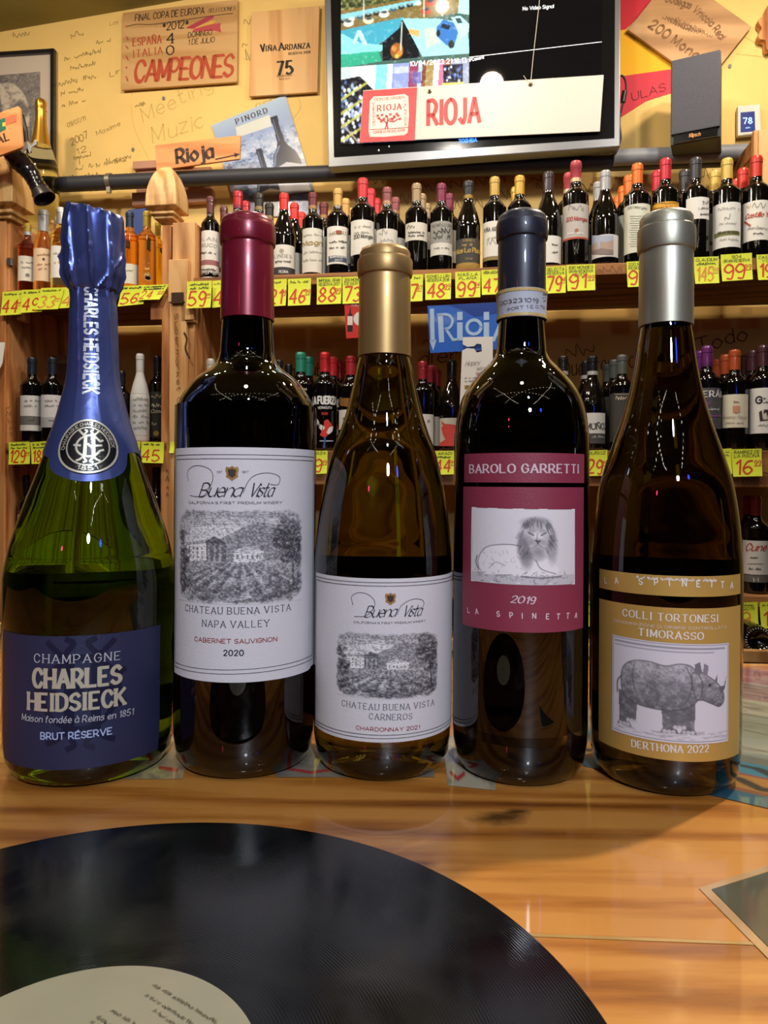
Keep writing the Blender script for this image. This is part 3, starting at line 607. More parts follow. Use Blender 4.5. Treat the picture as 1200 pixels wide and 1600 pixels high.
class Hero:
    def __init__(s, xl, xr, yb, pts, cap_y, label, fixprof=None):
        s.x, s.y, s.R, s.th = solve(xl, xr, yb); k = s.y/FPX
        s.prof = []
        for py, hw in pts:
            z = CH+(HY-py)*k+math.tan(ROLL)*s.x*0; z += ROLL*s.x; s.prof.append((min(s.R, hw*k*math.cos(s.th)), z))
        s.prof = sorted(s.prof, key=lambda p: p[1]); s.k = k
        R = s.R
        foot = [(0.0, 0.006), (R*0.45, 0.004), (R*0.68, 0.0), (R*0.80, 0.0), (R*0.90, 0.0022), (R*0.965, 0.008), (R*0.993, 0.017), (R, 0.028)]
        s.prof = foot+[p for p in s.prof if p[1] > 0.034]
        s.zc = CH+(HY-cap_y)*k+ROLL*s.x
        s.root = empty('wine_bottle', (s.x, s.y, 0), 0, label, 'bottle'); s.S = Lathe(s.x, s.y, s.prof)
    def body(s, m, ztop=None):
        zt = (ztop or s.zc)+0.004; P = [p for p in s.prof if p[1] < zt-0.001]; P.append((s.S.r(zt), zt))
        P2 = [(max(r-(0.0007 if z > s.zc-0.002 else 0), 0), z) for r, z in P]
        # smooth the outline
        Q = catmull([(r, z) for r, z in P2[7:]], 4); Q = [(float(q[0]), float(q[1])) for q in Q]
        s.S = Lathe(s.x, s.y, [(r, z) for r, z in P2[:7]]+Q+[(r, z) for r, z in s.prof if z > zt]); s.S.R0 = s.R
        return MB().lathe(P2[:7]+Q, 112, s.x, s.y, cap0=False).build('glass_body', m, s.root, smooth=50)
    def capsule(s, m, pts, name='capsule', fn=None, closed=True):
        P = sorted([(hw*s.k*math.cos(s.th), CH+(HY-py)*s.k+ROLL*s.x) for py, hw in pts], key=lambda p: p[1]); r0, z0 = P[0]
        P = [(r0-0.0009, z0-0.0001)]+P
        if closed: rt, zt = P[-1]; P += [(rt*0.9, zt+0.0006), (rt*0.5, zt+0.0009), (0.0005, zt+0.001)]
        return MB().lathe(P, 96, s.x, s.y, fn=fn, cap0=False, cap1=closed).build(name, m, s.root, smooth=35)
    def surf(s, py): z = s.S.uv((600+s.x/s.y*FPX), py)[1]; return s.S.ref(s.S.r(z))
    def label(s, S, left, right, top_y, bot_y, m, name='label', off=0.0003, edge=None, nu=48):
        """label from left to right (arc metres on S), heights from the pixel rows on the bottle's front"""
        cx = 600+s.x/s.y*FPX; zt, zb = S.uv(cx, top_y)[1], S.uv(cx, bot_y)[1]
        cols = []
        for i in range(nu+1):
            u = left+(right-left)*i/nu; e = edge(i/nu) if edge else 0; cols.append((u, zb+e, zt))
        return MB().patch(S, cols, 10, off).build(name, m, s.root, smooth=60), zb, zt
    def arc(s, S, px, py=900): return S.uv(px, py)[0]
INKB, INKG, INKR = INK('2B2A30', 0.6), INK('55545C', 0.6), INK('8A2B2B', 0.6)

def engraving(w=200, h=152, seed=1):
    """countryside scene: sky, hill, two pale houses, orchard rows, trees at both sides, dissolving into the paper"""
    cv = Cv(w, h, 'BDBBC0'); X, Y = cv.X/w, cv.Y/h; n = vnoise(w, h, 9, 5, seed, 3); f = vnoise(w, h, 2.2, 1.8, seed+5, 1)
    cv.blend(np.clip((n-0.45)*2, 0, 1)*0.35, '84838B')
    cv.poly([(0, 0), (w, 0), (w, 12), (w*.6, 14), (w*.3, 9), (0, 16)], '8E8D94', .6)
    cv.poly([(w*.10, h*.22), (w*.34, h*.16), (w*.60, h*.20), (w*.40, h*.33), (w*.22, h*.40), (w*.08, h*.40)], 'E4E2E6', .75)
    cv.poly([(w*.10, h*.46), (w*.26, h*.36), (w*.40, h*.30), (w*.50, h*.22), (w*.62, h*.13), (w*.75, h*.16), (w, h*.2), (w, h*.55), (w*.1, h*.55)], '77767D', .75)
    cv.poly([(w*.10, h*.36), (w*.28, h*.33), (w*.36, h*.30), (w*.44, h*.36), (w*.44, h*.58), (w*.10, h*.58)], '9A99A0', .8)
    cv.poly([(w*.11, h*.39), (w*.28, h*.36), (w*.28, h*.54), (w*.11, h*.56)], 'E8E6E8')                        # large pale house
    cv.poly([(w*.28, h*.36), (w*.34, h*.30), (w*.43, h*.36), (w*.43, h*.54), (w*.28, h*.55)], '6B6A72')
    cv.poly([(w*.26, h*.36), (w*.34, h*.28), (w*.44, h*.36)], '4E4D55', .8)
    for i in range(4):
        for j in range(3): cv.rect(w*(.13+.037*i), h*(.405+.045*j), w*(.143+.037*i), h*(.43+.045*j), '56555C', .8)
    for i in range(3): cv.rect(w*(.30+.04*i), h*.38, w*(.312+.04*i), h*.54, 'B5B4BA', .8)
    cv.poly([(w*.475, h*.44), (w*.55, h*.385), (w*.62, h*.41), (w*.68, h*.45), (w*.66, h*.57), (w*.48, h*.56)], 'DEDCE0')   # small pale house
    cv.poly([(w*.50, h*.44), (w*.56, h*.37), (w*.66, h*.44)], 'C4C2C8')
    for i in range(5): cv.rect(w*(.495+.033*i), h*.475, w*(.507+.033*i), h*.52, '5E5D64', .8)
    cv.blend(np.clip((Y-0.55)*20, 0, 1)*0.55, '8F8E96')
    for cx in (.50,):
        for k in range(9):                                                                                     # orchard rows running to the houses
            x1 = w*(-.3+.2*k); cv.line([(w*(.40+.03*k), h*.57), (x1, h*1.0)], 5+0.2*k, '4C4B52', .5)
            cv.line([(w*(.415+.03*k), h*.57), (x1+w*.08, h*1.0)], 4, 'CFCDD3', .55)
    g = np.random.default_rng(seed)
    for i in range(150):
        t = g.random(); y = h*(.57+.36*t); x = g.random()*w; r = 1.4+4*t; cv.ell(x, y, r*1.3, r, '3C3B42', .45); cv.ell(x-r*.3, y-r*.5, r*.7, r*.4, 'D5D3D8', .35)
    for cx, cy, r in ((.06, .28, 9), (.04, .42, 12), (.09, .5, 9), (.05, .60, 11), (.04, .72, 10), (.08, .8, 8), (.86, .18, 15), (.94, .30, 15), (.83, .34, 12), (.9, .42, 14), (.78, .28, 8), (.95, .5, 11), (.86, .52, 9)):
        for q in range(9):
            a = g.random()*6.28; rr = r*w/200*(.3+.6*g.random()); cv.ell(cx*w+math.cos(a)*r*.7, cy*h+math.sin(a)*r*.7, rr, rr*.8, '38373E', .5); cv.ell(cx*w+math.cos(a)*r*.6-2, cy*h+math.sin(a)*r*.6-2, rr*.35, rr*.25, 'C9C7CD', .5)
    cv.line([(w*.9, h*.5), (w*.905, h*.85)], 2.5, '2E2D33', .9)
    cv.poly([(w*.45, h*.97), (w*.7, h*.90), (w*.96, h*.78), (w*.94, h*.87), (w*.6, h)], '47464D', .6)
    cv.blend(np.clip(np.abs(f-0.5)*3, 0, 1)*0.35*(f < 0.5), '232228'); cv.blend(np.clip((f-0.5)*3, 0, 1)*0.35, 'F0EEF2')
    cv.blend((np.sin(cv.Y*1.9+n*9) > 0.5)*0.18, '232228')
    dx = np.maximum(np.abs(X-.5)-.34, 0)/.16; dy = np.maximum(np.abs(Y-.5)-.33, 0)/.17; d = np.sqrt(dx*dx+dy*dy)+0.25*(vnoise(w, h, 7, 5, seed+9, 2)-0.5)
    cv.blend(np.clip((d-0.82)*7, 0, 1), PAPER); return cv
PAPER = 'C9C6CC'
def crest(S, x, y, r, parent):
    g = MB(); pts = [(-.8, -.9), (-.4, -.75), (0, -1), (.4, -.75), (.8, -.9), (.95, -.4), (.75, .1), (.85, .5), (.45, .75), (0, 1.1), (-.45, .75), (-.85, .5), (-.75, .1), (-.95, -.4)]
    g.prism([S.uv(x+a*r, y+b*r) for a, b in pts], lambda u, v, o: S.pt(u, v, o+0.0004), 0.0003); c = g.build('crest', mat('gold_foil', 'B8905A', 0.35, 0.6), parent)
    g = MB(); g.prism([S.uv(x+a*r*.62, y+b*r*.62) for a, b in pts], lambda u, v, o: S.pt(u, v, o+0.0006), 0.0003)
    g.build('crest_shield', INK('3A2A20', 0.5), parent); return c

# --- dark red Bordeaux-shaped bottle with the wide white landscape label
h2 = Hero(272, 494, 1219, [(342, 34), (350, 40), (500, 41), (540, 42), (556, 43.5), (570, 49), (580, 60), (590, 74), (600, 85), (615, 96), (630, 104), (650, 109), (676, 111), (1100, 111)], 500,
          'dark wine bottle with burgundy capsule and tall white label of a grey country house engraving')
h2.body(G_black)
CAP = lambda n, c, me=0.55, r=0.3: mat(n, c, r, me, coat=0.3)
h2.capsule(CAP('burgundy_capsule', '74182A', 0.3), [(501, 42.3), (440, 41.5), (391, 41.2), (387, 40.4), (385.5, 40.6), (384, 43.2), (381, 44.0), (360, 44.0), (354, 43.0), (353, 42.4), (351, 42.2), (346, 40.5), (342, 36)])
S = h2.surf(900); cxp = 383; uL, uR = h2.arc(S, 274), h2.arc(S, 489.5)
M_paper = mat('cotton_label_paper', PAPER, 0.7, bump=0.25, bscale=1500)
lab2, zb, zt = h2.label(S, uL, uR, 699, 1066, M_paper, edge=lambda t: 0.0016*max(0, min(1, (t-0.93)*30)))
g = MB()
for dx in (0.0018, 0.0028):
    P = [(uL+dx, zb+dx*2.2), (uR-dx, zb+dx*2.2+0.0016), (uR-dx, zt-dx*2.2), (uL+dx, zt-dx*2.2), (uL+dx, zb+dx*2.2)]
    line(g, S, P, 0.0003, off=0.0005, px=False, maxseg=0.002)
text(g, 'Buena', S, (312, 776), (375, 776), 21, 1.7, 'script', off=0.0005, gap=1.2, maxseg=0.003)
text(g, 'Vista', S, (388, 776), (424, 776), 21, 1.7, 'script', off=0.0005, gap=1.2, maxseg=0.003)
line(g, S, [(296, 752), (294, 738), (302, 729), (315, 728), (330, 735), (333, 750), (322, 772), (310, 776), (298, 774)], 0.9, smooth=True, off=0.0005)
line(g, S, [(380, 770), (388, 752), (400, 742), (420, 739), (436, 745), (434, 757), (422, 757)], 0.9, smooth=True, off=0.0005)
text(g, 'CALIFORNIA\'S FIRST PREMIUM WINERY', S, (296, 787), (440, 787), 3.8, 1.9, 'sans', off=0.0005)
text(g, 'EST', S, (340, 739), (348, 739), 3, 1.6, 'sans', off=0.0005); text(g, '1857', S, (378, 739), (388, 739), 3, 1.6, 'sans', off=0.0005)
text(g, '2020', S, (350, 1024), (380, 1024), 8.5, 2.1, 'slab', off=0.0005)
g.build('lettering', INKB, lab2)
g = MB(); text(g, 'CHATEAU BUENA VISTA', S, (291, 954), (453, 953), 10, 1.5, 'roman', off=0.0005)
text(g, 'NAPA VALLEY', S, (317, 978), (420, 978), 10, 1.5, 'roman', off=0.0005); g.build('lettering', INK('4A4950', 0.6), lab2)
g = MB(); text(g, 'CABERNET SAUVIGNON', S, (305, 1001), (432, 1001), 6.5, 2.1, 'sans', off=0.0005); g.build('lettering', INKR, lab2)
g = MB(); line(g, S, [(330, 961), (400, 961)], 1.0, off=0.0005); g.build('gold_rule', INK('B9A078', 0.5), lab2)
crest(S, 363, 739, 11, lab2)
picture(engraving(), S, [(281, 794), (471, 794), (471, 936), (281, 936)], 'engraving', PRINT, lab2, off=0.00045)
S = h2.surf(1120)
g = MB().patch(S, [(h2.arc(S, 440)+i*0.002, -0.0+S.uv(383, 1150)[1], S.uv(383, 1040)[1]) for i in range(0)] or [(0.11+i*0.003, 0.045, 0.115) for i in range(16)], 4, 0.0003).build('back_label', mat('grey_back_label', '77777A', 0.7), h2.root)

# --- chardonnay: olive, sloping shoulders, gold capsule
h3 = Hero(492, 707, 1222, [(392, 36), (400, 40), (557, 40.5), (575, 43.5), (600, 48.5), (640, 58), (675, 69), (705, 80), (740, 89), (770, 95), (810, 101), (850, 105), (900, 107), (1100, 107.5)], 557,
          'olive white-wine bottle with sloping shoulders, matt gold capsule and low white engraving label')
h3.body(G_olive)
h3.capsule(CAP('matt_gold_capsule', 'A08050', 0.7, 0.42), [(558, 41.6), (500, 40.6), (440, 40.2), (436, 39.4), (434.5, 39.6), (433, 42.2), (430, 43.2), (411, 43.2), (408, 42.4), (406.5, 40.2), (404, 39.6), (398, 39.8), (395, 38.4), (391, 35)])
S = h3.surf(1020); uL, uR = h3.arc(S, 493.5, 1000), h3.arc(S, 706, 1000)
lab3, zb, zt = h3.label(S, uL, uR, 904, 1160, M_paper)
g = MB()
for dx in (0.0012, 0.0022):
    line(g, S, [(uL+dx, zb+dx*1.8), (uR-dx, zb+dx*1.8), (uR-dx, zt-dx*1.8), (uL+dx, zt-dx*1.8), (uL+dx, zb+dx*1.8)], 0.0003, off=0.0005, px=False, maxseg=0.002)
text(g, 'Buena', S, (570, 964), (617, 963), 17, 1.6, 'script', off=0.0005, gap=1.2, maxseg=0.003); text(g, 'Vista', S, (628, 963), (656, 962), 17, 1.6, 'script', off=0.0005, gap=1.2)
line(g, S, [(552, 945), (550, 932), (560, 926), (574, 928), (585, 938), (584, 950), (572, 962), (554, 963)], 0.8, smooth=True, off=0.0005)
line(g, S, [(620, 960), (628, 945), (645, 936), (660, 938), (660, 948), (650, 950)], 0.8, smooth=True, off=0.0005)
text(g, 'CALIFORNIA\'S FIRST PREMIUM WINERY', S, (553, 973), (664, 971), 3, 1.8, 'sans', off=0.0005); g.build('lettering', INKB, lab3)
g = MB(); text(g, 'CHATEAU BUENA VISTA', S, (535, 1102), (677, 1101), 9, 1.5, 'roman', off=0.0005); text(g, 'CARNEROS', S, (577, 1123), (643, 1123), 9, 1.5, 'roman', off=0.0005)
line(g, S, [(577, 1109), (641, 1109)], 0.7, off=0.0005); g.build('lettering', INK('66656B', 0.6), lab3)
g = MB(); text(g, 'CHARDONNAY 2021', S, (557, 1139), (655, 1138), 5.5, 2.1, 'sans', off=0.0005); g.build('lettering', INKR, lab3)
crest(S, 610, 935, 9, lab3)
picture(engraving(165, 116, 4), S, [(526, 983), (683, 983), (683, 1083), (526, 1083)], 'engraving', PRINT, lab3, off=0.00045)
M_back = mat('back_label_and_dark_base', '15120C', 0.8)
S = h3.surf(1020); MB().patch(S, [(PI*S.R0-0.056+i*0.0056, 0.012, zt+0.004) for i in range(21)], 4, 0.0002).build('back_label', M_back, h3.root)  # back label; its extended lower part stands in for the dark base punt

# --- Barolo: near black, dark blue capsule, excise strip, maroon label
h4 = Hero(709, 921, 1230, [(337, 33), (345, 38), (447, 37.5), (495, 37), (540, 38.5), (556, 41.5), (568, 50), (580, 62), (592, 73), (608, 85), (625, 94), (650, 101), (680, 104.5), (720, 106), (1100, 106)], 494,
          'near black wine bottle with navy capsule, paper neck strip and maroon label with resting lion')
h4.body(G_black)
h4.capsule(CAP('navy_capsule', '23222F', 0.25, 0.42), [(494, 37.6), (440, 37.6), (384, 37.6), (380, 36.8), (378, 37.0), (376.5, 39.8), (373, 40.6), (353, 40.6), (350, 39.8), (348, 38.9), (344, 38.6), (340, 36.5), (336, 32)])
S = h4.surf(470)
zb_, zt_ = S.uv(815, 494)[1], S.uv(815, 449)[1]
S4n = S; strip = MB().patch(S4n, [(-0.05+i*0.0025, zb_, zt_) for i in range(41)], 4, 0.0013).build('neck_strip', mat('strip_paper', 'A8ACB8', 0.6), h4.root, smooth=60)
g = MB(); [line(g, S4n, [(-0.045, z), (0.045, z)], 0.0016, off=0.0016, px=False, maxseg=0.002) for z in (zb_+0.0011, zt_-0.0011)]; g.build('gold_edge', INK('B39A5E', 0.5), strip)
g = MB(); text(g, '003231019', S4n, (786, 478), (838, 474), 6, 1.6, 'sans', off=0.0016); text(g, 'PORT 1 E 0.750', S4n, (796, 487), (848, 484), 4.5, 1.6, 'sans', off=0.0016)
for k in range(3): scribble(g, S4n, (845, 462+5*k), (860, 462+5*k), 3, 0.6, off=0.0016)
g.build('lettering', INK('3A4050', 0.6), strip)
M_mar = mat('maroon_label_paper', '7E2C42', 0.55, bump=0.15, bscale=900, var=0.03)
S = h4.surf(850); uL, uR = h4.arc(S, 726, 740), h4.arc(S, 912, 740)
l4a, _, _ = h4.label(S, uL, uR, 707.5, 754, M_mar, 'neck_label')
uL, uR = h4.arc(S, 724, 850), h4.arc(S, 911, 850)
l4, zb, zt = h4.label(S, uL, uR, 761, 988, M_mar)
g = MB(); text(g, 'BAROLO GARRETTI', S, (735, 739), (903, 739), 13, 2.3, 'serif', off=0.0005, gap=2.4); g.build('lettering', INK('C9B4BE', 0.5), l4a)
g = MB(); text(g, '2019', S, (798, 941), (834, 943), 10.5, 2.6, 'italic', off=0.0005)
for ch, x, y in zip('LASPINETTA', (732, 744, 777, 797, 816, 832, 853, 869, 884, 897), (957, 959, 963, 965, 966, 966, 967, 967, 966, 965)):
    text(g, ch, S, (x, y), (x+(7 if ch != 'I' else 6), y), 8, 2.4, 'sans', off=0.0005, sx=0.8)
g.build('lettering', INK('C9B4BE', 0.5), l4)
def lion():
    """plain sketch of a resting maned cat on a pale ground"""
    w, h = 160, 118; cv = Cv(w, h, 'CDCBD2'); n = vnoise(w, h, 5, 4, 11, 3); D = '33323A'
    cv.blend(np.clip((n-0.6)*3, 0, 1)*0.25, '8E8D96')
    cv.rect(0, h*.86, w, h, '9C9BA4', .5); 
    cv.poly([(14, 96), (12, 80), (20, 66), (34, 58), (60, 56), (82, 58), (100, 70), (118, 78), (132, 92), (128, 102), (60, 104), (24, 104)], 'DAD8DE', .9)
    L = lambda p, q=1.2, a=.7: cv.line(p, q, D, a, True)
    L([(14, 98), (12, 82), (20, 66), (34, 58), (60, 55), (76, 58)]); L([(30, 94), (40, 84), (54, 88)], 1.1, .45); L([(40, 104), (64, 102)]); L([(76, 104), (104, 106), (134, 104)], 1.6)
    L([(96, 78), (104, 92), (126, 100)]); L([(12, 96), (8, 86), (10, 76)], 2.0)
    for cx, cy, rx, ry, a in ((98, 42, 26, 30, .16), (80, 60, 9, 20, .45), (84, 78, 8, 14, .4), (120, 58, 8, 24, .32), (96, 20, 18, 7, .38), (98, 72, 12, 8, .3)): cv.ell(cx, cy, rx, ry, D, a, 6)
    cv.ell(99, 42, 17, 20, 'D2D0D6', .85, 6)
    for x, s_ in ((90, 1), (107, -1)): L([(x-4*s_, 36), (x+3*s_, 40)], 2.2, .75); cv.ell(x, 34, 6, 3, D, .3, 3)
    cv.ell(99, 52, 10, 7, D, .28, 5); cv.ell(86, 48, 6, 9, D, .3, 5); cv.ell(112, 48, 6, 9, D, .22, 5); cv.ell(99, 28, 10, 5, D, .25, 4)
    cv.poly([(95, 48), (104, 48), (99.5, 54)], D, .8); L([(99, 36), (97, 48)], 1.2, .5); L([(99, 54), (94, 58), (90, 60)], 1, .5); L([(99, 54), (105, 58), (109, 60)], 1, .5); cv.ell(99, 62, 8, 4, D, .3, 4); cv.ell(83, 26, 5, 5, D, .4); cv.ell(115, 26, 5, 5, D, .4)
    g = np.random.default_rng(5)
    for i in range(60):
        a = g.uniform(2.2, 7.2); r = g.uniform(17, 26); x, y = 98+r*math.cos(a), 42+r*1.2*math.sin(a); cv.line([(x, y), (x+5*math.cos(a), y+9)], 1.1, D, .45)
    for i in range(70): x, y = g.uniform(8, 152), g.uniform(98, 116); cv.line([(x, y), (x+g.uniform(-4, 6), y-g.uniform(0, 5))], 1.0, D, .45)
    for i in range(26): x, y = g.uniform(20, 78), g.uniform(62, 96); cv.line([(x, y), (x+g.uniform(-3, 5), y+g.uniform(1, 5))], 1.0, D, .25)
    cv.blend(np.clip((n-0.5)*3, 0, 1)*0.15, 'F2F0F4'); return cv
g = MB(); S5 = S
g.prism([S5.uv(*p) for p in ((738, 792), (897, 794), (897, 912), (738, 909))], lambda u, v, o: S5.pt(u, v, o), 0.0004)
picture(lion(), S, [(739, 793), (896, 796), (896, 912), (738, 907)], 'lion_sketch', PRINT, l4, off=0.0005)
g = MB(); line(g, S, [(739, 793), (770, 794.5), (810, 795.5), (850, 796), (896, 796), (896, 850), (896, 912), (860, 912), (810, 911), (770, 909), (738, 907), (738, 850), (739, 793)], 1.6, off=0.0007); g.build('picture_frame_line', INK('D8D6DC', 0.6), l4)

# --- Timorasso: brown-olive, silver capsule, gold labels
h5 = Hero(923, 1163, 1246, [(338, 40), (348, 43), (509, 41.8), (540, 44.5), (570, 49), (600, 55), (630, 62.5), (660, 72), (690, 83), (720, 93.5), (750, 103), (780, 109), (815, 114), (850, 117), (900, 119.5), (1100, 120)], 509,
          'brown-olive wine bottle with satin silver capsule and gold label with a grey rhinoceros')
h5.body(G_brown)
h5.capsule(CAP('satin_silver_capsule', 'A19D8C', 0.8, 0.42), [(510, 43.5), (460, 43.4), (401, 43.0), (397, 42.0), (395.5, 42.2), (394, 45.4), (390, 46.4), (363, 46.4), (359, 45.6), (357, 43.2), (352, 42.6), (343, 42.4), (338, 39)])
M_gold = mat('gold_label_paper', 'BE9B52', 0.38, 0.35, var=0.05, vscale=12)
S = h5.surf(1050); uL, uR = h5.arc(S, 937, 950), h5.arc(S, 1156, 950)
l5a, _, _ = h5.label(S, uL, uR, 899, 931, M_gold, 'neck_label')
l5, zb, zt = h5.label(S, uL, uR, 949, 1187, M_gold)
M_lt = INK('CFC9C2', 0.5)
g = MB()
for ch, x in zip('LASPINETTA', (946, 962, 999, 1023, 1046, 1066, 1088, 1108, 1125, 1140)): text(g, ch, S, (x, 911+(x-946)*0.04), (x+(8 if ch != 'I' else 4), 911+(x-946)*0.04), 9.5, 2.3, 'sans', off=0.0005, sx=0.8)
scribble(g, S, (994, 903), (1120, 908), 4, 1.2, off=0.0005)
g.build('lettering', M_lt, l5a)
g = MB(); text(g, 'COLLI TORTONESI', S, (974, 962), (1121, 971), 11, 2.0, 'serif', off=0.0005, gap=2.6); text(g, 'DENOMINAZIONE DI ORIGINE CONTROLLATA', S, (960, 971), (1134, 981), 4, 1.5, 'sans', off=0.0005)
text(g, 'TIMORASSO', S, (998, 992), (1098, 999), 11, 2.2, 'serif', off=0.0005, gap=2.6); text(g, 'DERTHONA 2022', S, (988, 1166), (1106, 1174), 11, 2.2, 'serif', off=0.0005, gap=2.6)
g.build('lettering', M_lt, l5)
def rhino():
    """plain grey study of an ordinary rhinoceros walking to the right"""
    w, h = 178, 146; cv = Cv(w, h, 'C3C1CC'); n = vnoise(w, h, 7, 6, 21, 4); f = vnoise(w, h, 2.4, 2.2, 22, 1); D = '2E2D35'; G1 = '74737D'
    body = catmull([(16, 62), (20, 44), (34, 33), (56, 30), (80, 34), (98, 30), (114, 32), (126, 44), (132, 60), (128, 78), (112, 92), (90, 98), (60, 98), (36, 94), (20, 84), (16, 62)], 6)
    head = catmull([(116, 46), (128, 40), (142, 48), (156, 58), (166, 70), (168, 84), (160, 92), (148, 88), (134, 82), (122, 78), (116, 46)], 6)
    for (x, t, wd, sh) in ((34, 84, 8, .9), (100, 84, 8, .9)): cv.poly([(x-wd, t), (x+wd, t), (x+wd*.8, 118), (x+wd+1, 124), (x-wd-1, 124), (x-wd*.8, 118)], '5A5963', sh)
    cv.poly(body, G1); cv.poly(head, G1)
    for (x, t, wd) in ((22, 80, 10), (86, 88, 11), (112, 84, 10)): cv.poly([(x-wd, t), (x+wd, t), (x+wd*.85, 124), (x+wd+2, 132), (x-wd-2, 132), (x-wd*.8, 124)], G1)
    m = 1-np.abs(cv.a.mean(2)-0.47)*6; m = np.clip(m, 0, 1)
    cv.blend(m*np.clip((64-cv.Y)/50, 0, .5), 'C9C7D0'); cv.blend(m*np.clip((cv.Y-70)/50, 0, .45), D); cv.blend(m*np.clip((n-.5)*4, 0, 1)*.4, D); cv.blend(m*np.clip((.5-n)*4, 0, 1)*.35, 'D5D3DB'); cv.blend(m*(f > .55)*.2, D)
    L = lambda p, q=1.3, a=.8: cv.line(p, q, D, a, True)
    L(body, 1.4); L(head, 1.4); L([(108, 34), (116, 52), (114, 74), (104, 90)], 1.4, .6); L([(38, 34), (34, 56), (40, 80)], 1.4, .6); L([(60, 98), (70, 88), (66, 60)], 1, .3)
    cv.poly([(163, 74), (170, 66), (173, 46), (168, 62), (158, 64)], '4A4952'); cv.poly([(150, 55), (156, 44), (156, 60)], '5A5962')
    cv.poly([(122, 44), (120, 30), (128, 26), (131, 42)], '5A5963'); cv.poly([(132, 44), (134, 28), (141, 32), (139, 47)], '6A6973'); cv.ell(143, 60, 2.4, 1.8, '15141A'); L([(150, 86), (158, 82), (164, 84)], 1.2)
    L([(17, 58), (10, 68), (10, 84)], 2.2)
    for x in (22, 86, 112, 34, 100):
        for k in (-6, 0, 6): cv.ell(x+k, 129 if x in (22, 86, 112) else 122, 3, 3, 'C9C7D0', .8)
    g = np.random.default_rng(3)
    for i in range(50): x = g.uniform(6, 170); y = g.uniform(128, 140); cv.line([(x, y), (x+g.uniform(4, 16), y+g.uniform(-1, 1))], 1.0, '6A6973', .5)
    cv.rect(5, 6, 170, 9, '5A5963', .6); cv.rect(5, 12, 150, 14, '5A5963', .5)
    for a in ((2, 2, 176, 3), (2, 142, 176, 143), (2, 2, 3, 143), (175, 2, 176, 143)): cv.rect(*a, '4A4952', .8)
    cv.blend(np.ones((h, w))*.12, 'C3C1CC'); return cv
picture(rhino(), S, [(958, 991), (1137, 1004), (1136, 1157), (957, 1140)], 'rhinoceros_print', PRINT, l5, off=0.0005)
MB().patch(S, [(PI*S.R0-0.06+i*0.006, 0.012, zt+0.018) for i in range(21)], 4, 0.0002).build('back_label', M_back, h5.root)  # back label stretched to the foot to imitate the darkness of the base

# --- champagne: green sloping bottle with crumpled blue foil
h1 = Hero(3, 275, 1233, [(345, 40), (400, 40), (445, 36), (500, 36), (560, 38), (600, 42), (630, 49.5), (660, 58), (690, 68.5), (720, 79), (750, 90), (775, 100), (800, 109), (830, 119.5), (860, 128), (890, 133.5), (920, 135.5), (1100, 136)], 480,
          'green champagne bottle with crumpled blue foil neck and dark navy label')
h1.root.name = 'champagne_bottle'
h1.body(G_green)
M_foil = mat('blue_foil', '46528C', 0.33, 0.6, bump=0.12, bscale=250, coat=0.25)
k1 = h1.k*math.cos(h1.th); Zh = lambda py: CH+(HY-py)*h1.k+ROLL*h1.x
S = h1.surf(700); cu, cz = S.uv(138, 697); NA, NT = 160, 110; vs = []
kr = np.random.default_rng(4); ph = kr.random(12)*6.28
for j in range(NT+1):
    t = j/NT
    for i in range(NA):
        a = 2*PI*i/NA-PI; u = a*S.R0; du = abs(((u-cu+PI*S.R0) % (2*PI*S.R0))-PI*S.R0)
        rad = S.uv(138, 752)[1]; low = Zh(712)+0.002*math.sin(a*5+1)
        dip = max(0, 1-(du/0.0205)**2); zb_ = low+(rad-low)*math.sqrt(dip)
        z = Zh(345)*(1-t)+zb_*t; z = Zh(345)+(zb_-Zh(345))*t
        py = 345+(Zh(345)-z)/h1.k
        r = h1.S.r(z)+0.0007
        hd = np.interp(py, [325, 345, 360, 410, 432, 448, 456, 9999], [46.5, 47.5, 48.5, 49, 48.5, 43, 40.5, 40.5])*k1
        if py < 456: r = hd
        wr = 0.0; amp = np.interp(py, [345, 380, 440, 452, 470, 700, 720], [0.0006, 0.0010, 0.0013, 0.0011, 0.00025, 0.00006, 0.0002])
        wr = amp*(math.sin(a*6+ph[0]+0.8*math.sin(z*70))*0.35+(1-abs(math.sin(a*4.5+ph[3]+z*16)))**4*2.0+(1-abs(math.sin(a*2.5+ph[1]-z*110)))**8*1.1*(py > 395)+math.sin(z*260+a*2+ph[2])*0.25-0.5)
        vs.append((h1.x+(r+wr)*math.sin(a), h1.y-(r+wr)*math.cos(a), z))
m = MB(); m.add(vs, [(j*NA+i, (j+1)*NA+i, (j+1)*NA+(i+1) % NA, j*NA+(i+1) % NA) for j in range(NT) for i in range(NA)])
n0 = len(m.v); ring = []
for q, (f_, dz) in enumerate(((0.985, 0.0035), (0.93, 0.0052), (0.6, 0.0060), (0.25, 0.0058))):   # folded, slanting top
    for i in range(NA):
        a = 2*PI*i/NA-PI; r = 47*k1*f_+0.0006*math.sin(a*13+q); tilt = -0.0030*math.sin(a)-0.0015*math.cos(a)
        m.v.append((h1.x+r*math.sin(a), h1.y-r*math.cos(a), Zh(345)+dz+tilt*(1 if q else 0.6)+0.0007*math.sin(a*9+2*q)))
prev = 0
for q in range(4):
    cur = n0+q*NA
    m.f += [(cur+i, prev+i, prev+(i+1) % NA, cur+(i+1) % NA) for i in range(NA)]; prev = cur
m.f.append(tuple(prev+i for i in range(NA)))
foil = m.build('foil', M_foil, h1.root, smooth=28, label='crumpled blue metallic foil')
g = MB()                                                             # silver lettering running down the neck
Sn = h1.surf(530)
text(g, 'CHARLES HEIDSIECK', Sn, (134, 449), (131, 614), 17, 2.2, 'slab', off=0.0011, gap=2.2, maxseg=0.003)
g.build('lettering', INK('C3CAD8', 0.35, 0.4), foil)
